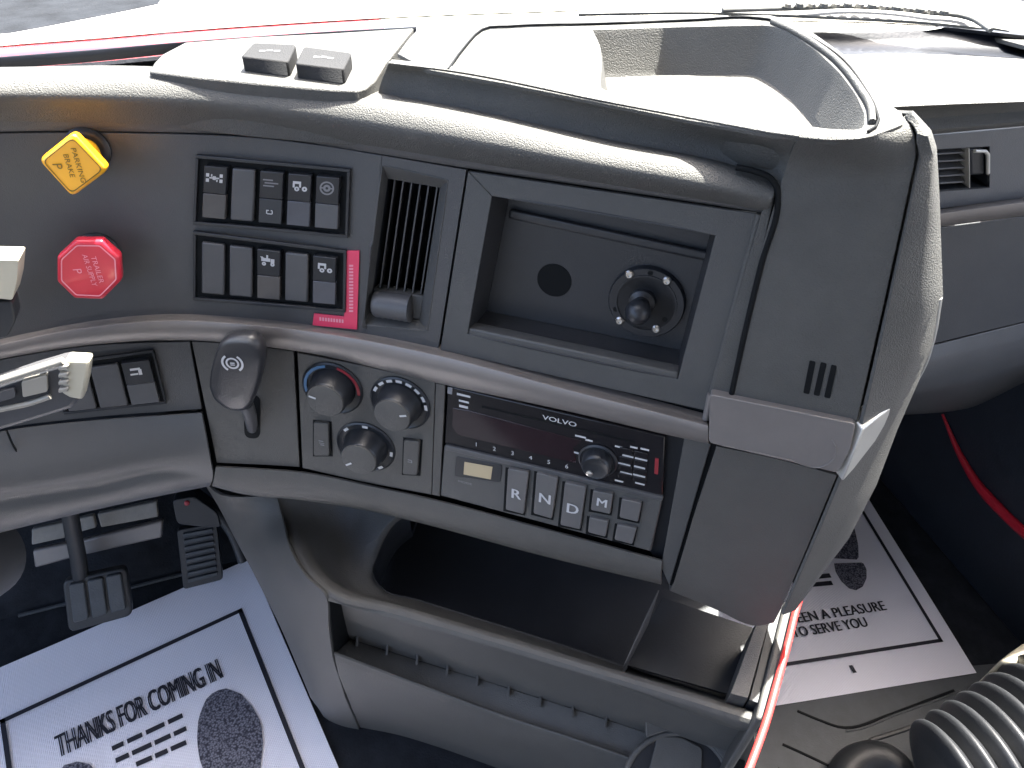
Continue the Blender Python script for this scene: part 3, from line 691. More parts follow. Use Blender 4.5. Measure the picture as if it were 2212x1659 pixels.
switch_bank('rocker_switch_bank', 'short dark switch row beneath the silver belt beside the steering wheel', [(112, 788), (329, 759), (357, 871), (140, 894)],
    [None, None, ('arrow', SWB, 1)], off=.0, margin=.03, v0=.16, v1=.97)

# red L-shaped label
t = thing('red_label', 'red L shaped label stuck around the lower switch row corner', 'label', pan(755, 690, .001))
plate('label_sheet', [(748, 542), (776, 542), (771, 712), (675, 703), (678, 677), (743, 684)], .0016, .0012, STICK, t, .0002)
pk = []
for k in range(15):
    q = [(754, 572+k*7), (763, 572+k*7), (763, 576+k*7), (754, 576+k*7)]; pk.append([pan(a, b, .0019) for a, b in q])
flatmesh('small_print', pk, PINK, t)
pk = [[pan(a, b, .0019) for a, b in ((690+k*6, 685+k*.6), (694+k*6, 685.5+k*.6), (694+k*6, 693+k*.6), (690+k*6, 692.5+k*.6))] for k in range(9)]
flatmesh('small_print', pk, PINK, t)

# ------------------------------------------------------------------ hand brake lever
lv = thing('hand_brake_lever', 'black paddle lever with circled brake symbol standing in a slot', 'brake lever', pan(540, 930, 0))
slot = roundpoly([(526, 852), (562, 855), (562, 948), (528, 946)], 17, 5)
plate('slot', slot, .0006, .002, GDARK, lv, 0)
KN = [(516, 726), (545, 728), (563, 742), (571, 768), (566, 810), (556, 846), (543, 876), (528, 889), (510, 890), (488, 884), (462, 864), (450, 832), (454, 800), (464, 762), (476, 738), (493, 728)]
kc = np.mean(KN, 0)
L_ = resample(KN, 48)
c0 = pan(*kc, .045); tx, tz, n = pnorm(c0)
# the paddle leans towards the driver: its top is further out than its foot
def pad_pt(p, s, lift):
    q = kc+(np.array(p)-kc)*s; o = .043-(q[1]-kc[1])*.00009
    return pan(q[0], q[1], o)+n*lift
loops = [np.array([pad_pt(p, .80, -.020) for p in L_]), np.array([pad_pt(p, .96, -.012) for p in L_]), np.array([pad_pt(p, 1.0, -.004) for p in L_]), np.array([pad_pt(p, .95, .0015) for p in L_]), np.array([pad_pt(p, .84, .003) for p in L_]), np.array([pad_pt(p, .5, .0035) for p in L_])]
KNM = mat('lever_black_plastic', (.028, .029, .033), .33, .5, .25, 900, .08)
kn = ringloft('paddle', loops, KNM, lv, solid=0, cap=True)
kn.data.set_sharp_from_angle(angle=math.radians(70))
sy = pad_pt((506, 778), 1, .0046); hw = .0098
flatmesh('brake_symbol', [[sy+tx*x*hw+tz*y*hw for x, y in p] for p in ringp(0, 0, .40, .55, n=20)+ringp(0, 0, .72, .9, 125, 235, 12)+ringp(0, 0, .72, .9, -55, 55, 12)+[rect(0, .02, .36, .12), rect(0, -.16, .36, .10)]], WHITE, kn)
tube('stem', [pan(530, 870, .030), pan(540, 896, .018), pan(545, 925, -.002)], [.0065, .0058, .005], SWB, lv, 14)

# ------------------------------------------------------------------ climate control panel
CC = thing('climate_control_panel', 'climate control panel with three round knobs and two small buttons', 'climate panel', pan(790, 1040, 0))
strip('face_plate', [(642, 762), (790, 792), (940, 826)], [(653, 1011), (790, 1042), (932, 1069)], LOW, 6, 18, .0015, CC)
def cknob(px, py, rpx, marks, ptr):
    c = pan(px, py, .0018); tx, tz, n = pnorm(c); R = np.linalg.norm(pan(px+rpx, py, .0018)-c)
    lathe('knob_bezel', c, n, [(R*1.04, -.001), (R*1.04, .0012), (R*.98, .0022), (R*.93, .0012), (R*.75, .0006)], BLK, CC, 40)
    k = lathe('knob', c, n, [(R*.78, .0008), (R*.76, .003), (R*.70, .006), (R*.66, .017), (R*.62, .0185), (R*.55, .0185)], BLK, CC, 40)
    lathe('knob_cap', c, n, [(R*.615, .0184), (R*.60, .0198), (R*.55, .0202), (.0004, .0202)], LOW, k, 36)
    a = math.radians(ptr); u = np.array([math.cos(a), math.sin(a)]); s = np.array([-u[1], u[0]])
    f = lambda p: c+tx*p[0]+tz*p[1]+n*.0206
    flatmesh('pointer', [[f(u*R*r+s*R*d) for r, d in ((.30, -.035), (.54, -.035), (.54, .035), (.30, .035))]], WHITE, k)
    for m_, arcs in marks:
        for a0, a1 in arcs:
            flatmesh('scale_mark', [[c+tx*x*R+tz*y*R+n*.0026 for x, y in p] for p in ringp(0, 0, .87, .97, a0, a1, 6)], m_, CC)
cknob(719, 838, 61, [(BLUEP, [(100, 195)]), (REDP, [(-5, 75)])], 165)
cknob(865, 870, 60, [(WHITE, [(160-i*21, 160-i*21-13) for i in range(8)])], 20)
cknob(791, 964, 58, [(WHITE, [(128, 140), (82, 94), (-10, 2), (-62, -50)])], 215)
for q, m_ in (([(677, 913), (709, 915), (712, 985), (677, 985)], 'loop'), ([(872, 951), (906, 954), (901, 1027), (869, 1025)], 'arrow')):
    plate('button_gap', [(a+dx, b+dy) for (a, b), dx, dy in zip(q, (-1, 7, 7, -1), (-6, -4, 1, 1))], .0018, .001, GDARK, CC, 0)
    b_ = plate('climate_button', roundpoly(q, 4, 2), .0055, .004, LOW, CC, .0008)
    ctr = pan(*lerpq(q, .5, .6), .0058); tx, tz, n = pnorm(ctr)
    flatmesh('symbol', [[ctr+tx*x*.0042+tz*y*.0042 for x, y in p] for p in (ICON[m_] if m_ == 'arrow' else [rect(0, .5, 1.1, .25), rect(.1, -.1, 1.2, .2), rect(.2, -.6, .9, .3)])], GREYP, b_)

# ------------------------------------------------------------------ radio
RQ = [(967, 834), (1437, 943), (1431, 1072), (960, 957)]
rs, rnn = qsurf(RQ)
RA = thing('car_radio', 'dark red tinted car radio with round knob and glossy display', 'radio', rs(1200, 1000, 0))
plate('face', RQ, .002, .014, RADIO, RA, .0012, surf=rs, nrm=rnn)
rc = rs(1200, 950, .002); rn = rnn
rtx = rs(*RQ[1], .002)-rs(*RQ[0], .002); rtx /= np.linalg.norm(rtx); rtz = np.cross(rn, rtx); rtz = rtz if rtz[2] > 0 else -rtz
plate('display', [lerpq(RQ, *p) for p in ((.03, .36), (.10, .34), (.62, .40), (.585, .55), (.60, .80), (.06, .80), (.03, .70))], .0026, .001, GLASS, RA, .0002, surf=rs, nrm=rnn)
plate('disc_slot', subq(RQ, .16, .86, .20, .235), .0023, .001, GDARK, RA, 0, surf=rs, nrm=rnn)
text('brand_lettering', 'VOLVO', rs(*lerpq(RQ, .515, .145), .0022), rtx, rtz, .0046, WHITE, RA, .0285, bold=.06)
dv = rs(*lerpq(RQ, .555, .80), .0022)
kp = rs(1292, 994, .0022); 
lathe('knob_ring', kp, rn, [(.0165, 0), (.0165, .0012), (.0150, .002), (.014, .0012)], BLK, RA, 36)
lathe('volume_knob', kp, rn, [(.0128, .001), (.0124, .008), (.0115, .0105), (.0104, .0115), (.008, .0106), (.0004, .0102)], BLK, RA, 36)
lathe('knob_glint', kp-rtz*.0068-rtx*.004, rn, [(.0030, .0100), (.0028, .0116), (.0005, .0124)], METAL, RA, 14)  # small metal disc standing for the highlight on the knob
def mark(u, v, s, h, wd=None, m=WHITE): return text('legend', s, rs(*lerpq(RQ, u, v), .0024), rtx, rtz, h, m, RA, wd)
def dash(u, v, w_, h_, m=WHITE):
    c = rs(*lerpq(RQ, u, v), .0024)
    return [[c+rtx*x+rtz*y+rn*.0002 for x, y in rect(0, 0, w_, h_)]]
ps = []
for u, v, w_, h_ in ((.075, .095, .012, .0022), (.078, .20, .009, .0020), (.078, .29, .008, .0026)): ps += dash(u, v, w_, h_)
flatmesh('legend', ps, WHITE, RA)
for i in range(6):
    mark(.145+i*.083, .885, str(i+1), .0044)
ps = []
for u, v, w_ in ((.615, .33, .009), (.655, .36, .006), (.79, .35, .006), (.86, .30, .006), (.91, .29, .007), (.835, .47, .009), (.895, .47, .010), (.82, .62, .010), (.89, .61, .009), (.83, .76, .010), (.89, .75, .010), (.80, .92, .007), (.895, .88, .008), (.60, .62, .004), (.585, .78, .005)): ps += dash(u, v, w_, .0018)
flatmesh('legend', ps, WHITE, RA)
for v in (.40, .55, .69, .83):
    for u in (.825, .893):
        plate('preset_button', subq(RQ, u-.030, u+.030, v-.045, v+.045), .0035, .002, RADIO, RA, .0005, surf=rs, nrm=rnn)
plate('red_indicator', subq(RQ, .958, .975, .40, .66), .0028, .001, REDP, RA, .0002, surf=rs, nrm=rnn)
plate('eject_tab', subq(RQ, .0, .022, .02, .13), .003, .001, GREYP, RA, .0002, surf=rs, nrm=rnn)

# ------------------------------------------------------------------ gear selector
GQ = [(959, 964), (1431, 1078), (1406, 1192), (951, 1071)]
gs_, gnn = qsurf(GQ)
KEYM = mat('key_grey_plastic', (.115, .112, .110), .45, .5, .15, 900, .06)
GS = thing('gear_selector_panel', 'push button gear selector with lettered keys and small display', 'gear selector', gs_(1180, 1100, 0))
plate('face', GQ, .003, .014, BEZ, GS, .0014, surf=gs_, nrm=gnn)
plate('top_edge', [(962, 962), (1432, 1074), (1431, 1083), (960, 972)], .0042, .004, SWB, GS, .0008, surf=gs_, nrm=gnn)
plate('display_frame', roundpoly([(985, 986), (1085, 1005), (1081, 1043), (981, 1029)], 5, 3), .0036, .002, BLK, GS, .0004, surf=gs_, nrm=gnn)
plate('display', [(1003, 998), (1064, 1009), (1060, 1036), (1001, 1025)], .0040, .0012, LCD, GS, .0002, surf=gs_, nrm=gnn)
gt_x = gs_(*GQ[1], 0)-gs_(*GQ[0], 0); gt_x /= np.linalg.norm(gt_x); gn = gnn; gt_z = np.cross(gn, gt_x); gt_z = gt_z if gt_z[2] > 0 else -gt_z
text('display_legend', 'MODE', gs_(1005, 1042, .0034), gt_x, gt_z, .0024, GREYP, GS, .013)
for q, s, h in (([(1097, 1013), (1142, 1021), (1131, 1111), (1092, 1101)], 'R', .0085), ([(1159, 1021), (1205, 1034), (1192, 1121), (1152, 1109)], 'N', .0085), ([(1220, 1043), (1266, 1052), (1253, 1144), (1210, 1134)], 'D', .0085),
                ([(1281, 1060), (1324, 1068), (1318, 1111), (1276, 1102)], 'M', .0070), ([(1343, 1078), (1386, 1087), (1378, 1128), (1338, 1118)], '', 0), ([(1273, 1118), (1314, 1127), (1308, 1160), (1270, 1150)], '', 0), ([(1333, 1134), (1375, 1142), (1366, 1176), (1327, 1166)], '', 0)):
    g = [(a+(3 if a > np.mean(q, 0)[0] else -5), b+(3 if b > np.mean(q, 0)[1] else -3)) for a, b in q]
    plate('key_gap', g, .0034, .001, GDARK, GS, 0, surf=gs_, nrm=gnn)
    k = plate('key', roundpoly(q, 3, 2), .0068, .005, KEYM, GS, .0007, surf=gs_, nrm=gnn)
    if s: text('letter', s, gs_(*lerpq(q, .5, .56 if s != 'M' else .5), .0069), gt_x, gt_z, h*1.3, WHITE, k, bold=.06)

# ------------------------------------------------------------------ centre console below the dash
CN = thing('center_console', 'grey lower console with open dark bin and ribbed ledge', 'console', (0, .40, 0))
crest = [(600, 1070, -.03), (616, 1120, -.01), (630, 1175, .03), (667, 1236, .065), (712, 1276, .08), (856, 1317, .08), (1083, 1382, .08), (1253, 1433, .08), (1430, 1486, .08), (1600, 1538, .08), (1645, 1552, .08)]
inner = [(880, 1110, -.02), (845, 1140, -.01), (812, 1205, .01), (800, 1246, .03), (818, 1276, .045), (900, 1304, .05), (1010, 1338, .05), (1253, 1416, .05), (1400, 1466, .05), (1580, 1522, .05), (1625, 1536, .05)]
mid = [((a[0]*.45+b[0]*.55), a[1]*.45+b[1]*.55, a[2]*.55+b[2]*.45-.016 if i < 5 else a[2]*.5+b[2]*.5) for i, (a, b) in enumerate(zip(crest, inner))]
fr1 = [(a-4 if i < 5 else a, b+10, o+.004) for i, (a, b, o) in enumerate(crest)]
NC = 60
A = row(fr1, NC, ver); B = row(crest, NC, ver); C = row(mid, NC, ver); Dn = row(inner, NC, ver)
loft('bin_rim', [A, B, C, Dn, Dn+np.array([0, .012, -.012])], CONS, CN, sub=4, angle=60)
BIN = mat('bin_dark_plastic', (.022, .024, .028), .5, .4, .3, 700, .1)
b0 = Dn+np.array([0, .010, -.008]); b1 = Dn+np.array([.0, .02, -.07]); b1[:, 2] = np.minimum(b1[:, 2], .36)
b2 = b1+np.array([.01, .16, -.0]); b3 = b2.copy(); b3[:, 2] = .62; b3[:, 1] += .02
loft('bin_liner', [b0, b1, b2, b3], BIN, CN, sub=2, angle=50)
# ledge with ribs
s0 = row([(712, 1290), (743, 1300), (900, 1346), (1083, 1399), (1253, 1452), (1385, 1496), (1590, 1572), (1630, 1584)], 50, ver, .084)
s0b = row([(720, 1296), (748, 1302), (900, 1348), (1083, 1402), (1253, 1455), (1385, 1499), (1590, 1575), (1630, 1587)], 50, ver, .066)
s1 = row([(756, 1381), (900, 1426), (1083, 1482), (1253, 1536), (1385, 1579), (1590, 1650), (1630, 1664)], 50, ver, .058)
s2 = row([(724, 1411), (900, 1478), (1083, 1546), (1253, 1602), (1385, 1648), (1590, 1722), (1630, 1738)], 50, ver, .086)
loft('rim_face', [row(fr1[4:], 50, ver), row([(a, b+12, o+.003) for a, b, o in fr1[4:]], 50, ver), s0, s0b], CONS, CN, sub=3, angle=50)
loft('ledge_back', [s0b, s1], CONS, CN)
loft('ledge_shelf', [s1, s2], CONS, CN)
lr = row([(722, 1410), (900, 1477), (1083, 1545), (1253, 1601), (1385, 1647), (1590, 1721)], 50, ver, .088)
tube('ledge_lip', lr, .0022, CONS, CN, 8)
q = [ver(711, 1292, .084), ver(746, 1302, .058), ver(757, 1383, .056), ver(722, 1411, .087)]
prism('ledge_end', q, [p-np.array([.004, 0, 0]) for p in q], GDARK, CN, 0)
for px, py in ((772, 1387), (837, 1406), (902, 1427), (967, 1450), (1032, 1473), (1100, 1496), (1168, 1519), (1238, 1541), (1310, 1564)):
    a = ver(px, py-15, .0585); b = ver(px-2, py+9, .070); cpt = ver(px, py-2, .055)
    nn = pnorm(a)[2]; sx = pnorm(a)[0]*.0014
    f3 = [a, b, cpt+np.array([0, .002, -.008])]
    prism('rib', [p-sx for p in f3], [p+sx for p in f3], CONS, CN, .0004)
# lower body and outer side
e0 = row([(722, 1413), (900, 1480), (1083, 1548), (1253, 1604), (1385, 1650), (1590, 1724)], 50, ver, .088)
e1 = e0+np.array([0, -.002, -.012]); e2 = e0+np.array([0, .004, -.11]); e3 = e0.copy(); e3 += np.array([-.004, .03, 0]); e3[:, 2] = .003
loft('lower_body', [e0, e1, e2, e3], CONS, CN, sub=3, angle=60)
Ru = row([(600, 1070, -.03), (614, 1120, -.005), (630, 1180, .035), (664, 1240, .068), (708, 1284, .084), (714, 1350, .086), (722, 1413, .088)], 30, ver)
Rr = np.concatenate([Ru, [e0[0]+np.array([0, 0, -.03]), e0[0]*.6+e2[0]*.4, e2[0], (e2[0]+e3[0])/2, e3[0]]])
Lr = row([(440, 1030, -.06), (470, 1080, -.08), (505, 1140, -.09), (545, 1210, -.08), (600, 1320, -.05), (645, 1420, -.03), (680, 1500, -.02)], 30, ver)
Le = Lr[-1]; Lr = np.concatenate([Lr, [Le+np.array([.004*k, -.006*k, -(Le[2]-.003)*k/5]) for k in range(1, 6)]])
MM = (Rr*.45+Lr*.55)+np.array([-.012, -.012, 0]); MR = Rr*.8+Lr*.2+np.array([-.010, -.006, 0])
loft('outer_side', [Rr, MR, MM, Lr, Lr+TF*.15], CONS, CN, sub=3, angle=70)
# divider, right wall, edge cord
dvp = [hor(1421, 1275, .44), hor(1349, 1432, .40)]
f4 = [dvp[0], dvp[1], dvp[1]-UP*.05, dvp[0]-UP*.08]
prism('divider', f4, [p+np.array([.0016, .0005, 0]) for p in f4], CONS, CN, .0003)
def hq(name, pts, z, th, m, bev=.0006):
    f = [hor(a, b, z) for a, b in pts]; return prism(name, f, [p-UP*th for p in f], m, CN, bev)
hq('bin_floor_mat', [(1430, 1290), (1640, 1360), (1575, 1500), (1352, 1436)], .372, .003, RUB)
hq('right_wall_ledge', [(1636, 1340), (1662, 1340), (1616, 1508), (1578, 1498)], .425, .05, CONS)
hq('right_wall_groove', [(1663, 1335), (1694, 1300), (1640, 1520), (1618, 1512)], .422, .05, DARK)
hq('right_wall', [(1695, 1300), (1722, 1275), (1660, 1540), (1645, 1556), (1632, 1550)], .43, .42, CONS, .002)
CL = [(1738, 1262), (1722, 1310), (1702, 1390), (1680, 1470), (1656, 1556), (1626, 1640), (1590, 1730)]
cord = tag(tube('edge_cord', [hor(a, b, 0.436) for a, b in catmull(CL, 50)], .0034, REDT, None, 10), 'red edge cord running down the right side of the console', 'cord')
# cup holder
CH = thing('cup_holder', 'round cup holder set in the console below the bin', 'cup holder', hor(1460, 1700, .2))
ck = [(1388, 1520), (1480, 1553), (1586, 1584), (1566, 1640), (1540, 1760), (1340, 1740), (1362, 1640), (1384, 1590)]
rc0 = ver(1462, 1690, .10); cn = np.array([-.12, -.45, .88]); cn /= np.linalg.norm(cn)
def chp(px, py, l=0.): return onplane(px, py, rc0+cn*l, cn)
f = [chp(a, b) for a, b in ellipse(1462, 1690, 112, 106, 40)]
tube('holder_ring', f, .0032, CONS, CH, 8, closed=True)
prism('holder_well', [p+cn*-.001 for p in f], [p-cn*.06 for p in f], DARK, CH, 0)
ins = [(1420, 1592), (1470, 1592), (1518, 1616), (1514, 1700), (1500, 1760), (1380, 1760), (1398, 1680)]
f = [chp(a, b, .002) for a, b in roundpoly(ins, 10, 3)]; prism('holder_insert', f, [p-cn*.02 for p in f], CONS, CH, .004, 3)
pq = [(1392, 1524), (1480, 1553), (1586, 1586), (1570, 1650), (1540, 1612), (1490, 1588), (1440, 1580), (1396, 1594)]
f = [chp(a, b, .004) for a, b in pq]; prism('holder_shoulder', f, [p-cn*.03 for p in f], CONS, CH, .0015, 2)
f = [chp(a, b, -.004) for a, b in ((1583, 1590), (1612, 1600), (1604, 1740), (1566, 1740))]; prism('side_slot', f, [p-cn*.02 for p in f], GDARK, CH, 0)

# ------------------------------------------------------------------ driver's footwell
def tbp(px, py, l=0.):
    n = np.cross(TR, TF*.16+UP*.30); n /= np.linalg.norm(n); n = n if n[2] > 0 else -n
    return onplane(px, py, FB+TF*.02+UP*.12+n*l, n)
tbn = np.cross(TR, TF*.16+UP*.30); tbn /= np.linalg.norm(tbn); tbn = tbn if tbn[2] > 0 else -tbn
FP = thing('firewall_cover', 'pale insulation panels and metal bar on the footwell firewall', 'cover panel', tbp(200, 1160))
TAN = mat('pale_insulation', (.22, .21, .19), .7, .3, .4, 300, .15)
for q in ([(68, 1144), (138, 1128), (142, 1162), (68, 1178)], [(160, 1123), (202, 1113), (208, 1140), (166, 1152)], [(210, 1111), (338, 1083), (342, 1117), (218, 1140)]):
    f = [tbp(a, b, .010) for a, b in q]; prism('insulation_panel', f, [p-tbn*.012 for p in f], TAN, FP, .002)
for q in ([(70, 1190), (158, 1170), (160, 1205), (75, 1228)], [(176, 1168), (352, 1124), (350, 1162), (180, 1200)]):
    f = [tbp(a, b, .012) for a, b in q]; prism('metal_bar', f, [p-tbn*.012 for p in f], BELT, FP, .003)
tube('floor_seam', [hor(40, 1330, .006), hor(280, 1270, .006), hor(420, 1234, .006)], .003, RUBG, FP, 6)
# brake pedal
bpz = lambda px, py, l=0.: onplane(px, py, FB+TF*.0+UP*.16+np.array([0, -.03, 0])+tbn*l, tbn)
BP = thing('brake_pedal', 'wide black brake pedal with three rubber bars', 'pedal', hor(210, 1330, .0))
pq = [(134, 1256), (272, 1226), (287, 1330), (148, 1368)]
f = [bpz(a, b) for a, b in roundpoly(pq, 16, 4)]; prism('pedal_pad', f, [p-tbn*.016 for p in f], RUB, BP, .004, 3)
for i in range(3):
    q = subq(pq, .09+i*.29, .33+i*.29, .10, .84)
    f = [bpz(a, b, .006) for a, b in roundpoly(q, 4, 2)]; prism('rubber_bar', f, [p-tbn*.007 for p in f], RUBG, BP, .002, 2)
tube('pedal_arm', [bpz(176, 1262, -.012), bpz(170, 1210, .0), bpz(160, 1160, .01), bpz(150, 1105, .02), bpz(140, 1050, .03)], .011, RUB, BP, 10)
AP = thing('accelerator_pedal', 'narrow black ribbed accelerator pedal beside the console', 'pedal', hor(436, 1290, .0))
aq = [(382, 1146), (468, 1130), (482, 1252), (396, 1274)]
f = [bpz(a, b, -.04) for a, b in roundpoly(aq, 8, 3)]; prism('pedal_pad', f, [p-tbn*.014 for p in f], RUB, AP, .003, 2)
for i in range(8):
    q = subq(aq, .14, .88, .08+i*.11, .14+i*.11)
    f = [bpz(a, b, -.036) for a, b in q]; prism('tread_bar', f, [p-tbn*.005 for p in f], RUBG, AP, .001)
f = [bpz(a, b, -.01) for a, b in roundpoly([(372, 1080), (420, 1072), (470, 1108), (478, 1140), (430, 1138), (382, 1132)], 10, 3)]
prism('pedal_bracket', f, [p-tbn*.04 for p in f], BLK, AP, .004, 2)
lathe('red_clip', bpz(404, 1086, .002), tbn, [(.004, 0), (.0035, .003), (.001, .004)], REDP, AP, 12)
cbl = tag(tube('black_cable', [bpz(a, b, -.02) for a, b in catmull([(420, 1080), (470, 1112), (500, 1150), (515, 1185), (524, 1212)], 24)], .0075, RUB, None, 10), 'thick black cable curving down beside the accelerator pedal', 'cable')
# steering column lower cover
SCP = ver(-185, 1275, .03)
SC = thing('steering_column_cover', 'dark rounded steering column cover at the footwell edge', 'column cover', SCP)
lathe('cover', SCP, np.array([.1, -.75, .6]), [(.047, -.10), (.049, -.03), (.044, .0), (.034, .012), (.02, .018), (.0005, .020)], FACE, SC, 32, 60)
lathe('cover_cap', SCP+np.array([.1, -.75, .6])*.017, np.array([.1, -.75, .6]), [(.012, 0), (.011, .004), (.0005, .006)], BLK, SC, 24)

# ------------------------------------------------------------------ steering wheel spoke and stalk
SW = thing('steering_wheel', 'steering wheel spoke with silver trim and key pad', 'steering wheel', pan(40, 850, .12))
SPK = mat('spoke_plastic', (.07, .07, .075), .4, .5, .2, 900, .08)
SPS = mat('spoke_silver', (.30, .285, .25), .4, .5, 0, 900, .05, metal=.2)
so_ = .105
body = [(-260, 905), (-120, 868), (0, 826), (70, 802), (134, 783), (160, 778), (178, 800), (172, 866), (158, 884), (90, 905), (0, 932), (-120, 965), (-260, 1000)]
plate('spoke', body, so_, .016, SPK, SW, .004, segs=3)
plate('tip_pad', [(140, 777), (193, 780), (188, 820), (178, 865), (150, 860), (132, 850), (136, 810)], so_+.004, .012, CREAM, SW, .002)
for i in range(4):
    q = [(126, 792+i*16), (148, 789+i*16), (147, 799+i*16), (125, 802+i*16)]
    plate('grip_rib', q, so_+.007, .006, SPS, SW, .001)
plate('key_frame', roundpoly([(-10, 842), (104, 804), (108, 852), (20, 878), (-10, 884)], 8, 3), so_+.003, .004, BLK, SW, .001)
plate('key_pad', roundpoly([(46, 825), (101, 810), (103, 846), (49, 859)], 5, 3), so_+.006, .005, SPS, SW, .0015)
plate('key_pad', roundpoly([(-60, 862), (30, 838), (34, 858), (-50, 884)], 4, 3), so_+.006, .005, SPK, SW, .0015)
tube('silver_edge', [pan(a, b, so_+.004) for a, b in catmull([(-260, 900), (-120, 862), (0, 822), (70, 800), (136, 779)], 20)], .0028, SPS, SW, 8)
tube('lower_edge', [pan(a, b, so_+.003) for a, b in catmull([(-260, 960), (-120, 920), (0, 884), (60, 872), (108, 856)], 20)], .0022, SPS, SW, 8)
# rim, mostly out of view
hub = pan(-420, 990, so_); 
rim_n = np.array([.18, -.72, .66]); ra, rb, rn_ = basis(rim_n)
ST = thing('column_stalk', 'cream tipped column stalk in front of the instrument panel', 'stalk', pan(0, 650, .08))
plate('stalk_tip', roundpoly([(-60, 560), (40, 562), (36, 610), (27, 648), (-60, 640)], 5, 3), .085, .022, CREAM, ST, .003, segs=3)
plate('stalk_body', roundpoly([(-60, 648), (26, 652), (34, 694), (16, 730), (-60, 733)], 9, 3), .082, .022, BLK, ST, .004, segs=3)
tube('stalk_arm', [pan(-60, 690, .07), pan(-160, 700, .05), pan(-260, 720, .03)], .009, BLK, ST, 12)

# ------------------------------------------------------------------ paper floor mats
def paper_mat(name, label, corner, pu, pv_, width, length, z, curl):
    o3 = hor(*corner, z); u = hor(*pu, z)-o3; u /= np.linalg.norm(u); v = np.cross(UP, u)
    if np.dot(v, hor(*pv_, z)-o3) < 0: v = -v
    n = 24; V = []; F = []; uv = []
    for i in range(n+1):
        for j in range(n+1):
            a, b = i/n, j/n
            h = .0025+curl*(max(0, a-.9)**2+max(0, .06-a)**2+max(0, .05-b)**2)*8+.0006*math.sin(a*7+b*3)+.0005*math.sin(b*9-a*4)
            V.append(o3+u*width*a+v*length*b+UP*h); uv.append((a, b*length/width))
    for i in range(n):
        for j in range(n): F.append((i*(n+1)+j, (i+1)*(n+1)+j, (i+1)*(n+1)+j+1, i*(n+1)+j+1))
    if np.cross(u, v)[2] < 0: F = [f[::-1] for f in F]
    t = thing(name, label, 'floor mat', o3+u*width/2+v*length/2, 'paper floor mats')
    s = mesh_obj('paper_sheet', V, F, PAPER, t, solid=.0006)
    ul = s.data.uv_layers.new(name='uv')
    for l in s.data.loops: ul.data[l.index].uv = uv[l.vertex_index]
    H = lambda a, b, l=.0042: o3+u*a+v*b+UP*l
    inv = lambda px, py: (float(np.dot(hor(px, py, z)-o3, u)), float(np.dot(hor(px, py, z)-o3, v)))
    return t, u, v, H, inv
def ribbon(H, pts, wd, name, parent):
    ps = []
    for (a, b), (c, d) in zip(pts, pts[1:]):
        e = np.array([c-a, d-b]); e /= np.linalg.norm(e); s = np.array([-e[1], e[0]])*wd/2; e = e*wd/2
        ps.append([H(a+s[0]-e[0], b+s[1]-e[1]), H(c+s[0]+e[0], d+s[1]+e[1]), H(c-s[0]+e[0], d-s[1]+e[1]), H(a-s[0]-e[0], b-s[1]-e[1])])
    return flatmesh(name, ps, INK, parent)
LMt, u, v, H, inv = paper_mat('paper_floor_mat', 'white paper mat thanking visitors on the driver side floor', (540, 1210), (0, 1445), (735, 1659), .43, .54, .002, .05)
bw = inv(520, 1322); bl = inv(8, 1560)
ribbon(H, [(bl[0], .47), bl, bw, (bw[0], .47)], .0065, 'printed_border', LMt)
t0, t1 = inv(118, 1590), inv(475, 1450)
a0, b0_ = (t0[0]+t1[0])/2, inv(300, 1532)[1]
text('heading', 'THANKS FOR COMING IN', H(a0, b0_), -u, -v, .033, INK, LMt, abs(t0[0]-t1[0]), bold=.075)
for i, (pa, pb) in enumerate((((330, 1620), (538, 1540)), ((340, 1640), (545, 1570)), ((400, 1656), (548, 1598)))):
    pass
small = [((244, 1620), (396, 1548)), ((252, 1646), (404, 1576)), ((296, 1654), (404, 1606))]
for (p, q_), words in zip(small, ((3, 4, 5, 4), (4, 6, 5, 4), (5, 4, 5))):
    A0, A1 = np.array(inv(*p)), np.array(inv(*q_)); ps = []; L = sum(words)+len(words)-1; k = 0
    for wd in words:
        s, e = A0+(A1-A0)*k/L, A0+(A1-A0)*(k+wd)/L; k += wd+1
        ps.append([H(s[0], s[1]-.0035), H(e[0], e[1]-.0035), H(e[0], e[1]+.0035), H(s[0], s[1]+.0035)])
    flatmesh('small_print', ps, INK, LMt)
so_px = [(490, 1490), (520, 1500), (548, 1530), (566, 1565), (570, 1610), (562, 1670), (540, 1760), (480, 1760), (446, 1680), (432, 1640), (427, 1600), (430, 1555), (445, 1515), (465, 1495)]
flatmesh('printed_sole', [[H(*inv(a, b)) for a, b in resample(so_px, 40)]], SOLE, LMt)
so2 = [(168, 1648), (195, 1652), (216, 1676), (226, 1720), (200, 1800), (150, 1800), (130, 1740), (122, 1690), (138, 1656)]
flatmesh('printed_sole', [[H(*inv(a, b)) for a, b in resample(so2, 30)]], SOLE, LMt)

RMt, u, v, H, inv = paper_mat('paper_floor_mat', 'white paper mat with pleasure to serve you print on the passenger floor', (2108, 1455), (1690, 1523), (1890, 1070), .45, .56, .002, .0)
c0 = inv(2030, 1386); c1 = inv(1716, 1428); c2 = inv(1838, 1120)
ribbon(H, [(c0[0]+.36, c0[1]), c0, (c0[0], c0[1]+.46)], .0055, 'printed_border', RMt)
p0, p1 = inv(1730, 1335), inv(1908, 1312); w_ = abs(p1[0]-p0[0])*20/14.2
text('footer', "IT'S BEEN A PLEASURE", H(p1[0]+w_/2, (p0[1]+p1[1])/2), -u, v, .0165, INK, RMt, w_, bold=.075)
p0, p1 = inv(1728, 1363), inv(1870, 1350); w_ = abs(p1[0]-p0[0])*12/10.4
text('footer', 'TO SERVE YOU', H(p1[0]+w_/2, (p0[1]+p1[1])/2), -u, v, .0165, INK, RMt, w_, bold=.075)
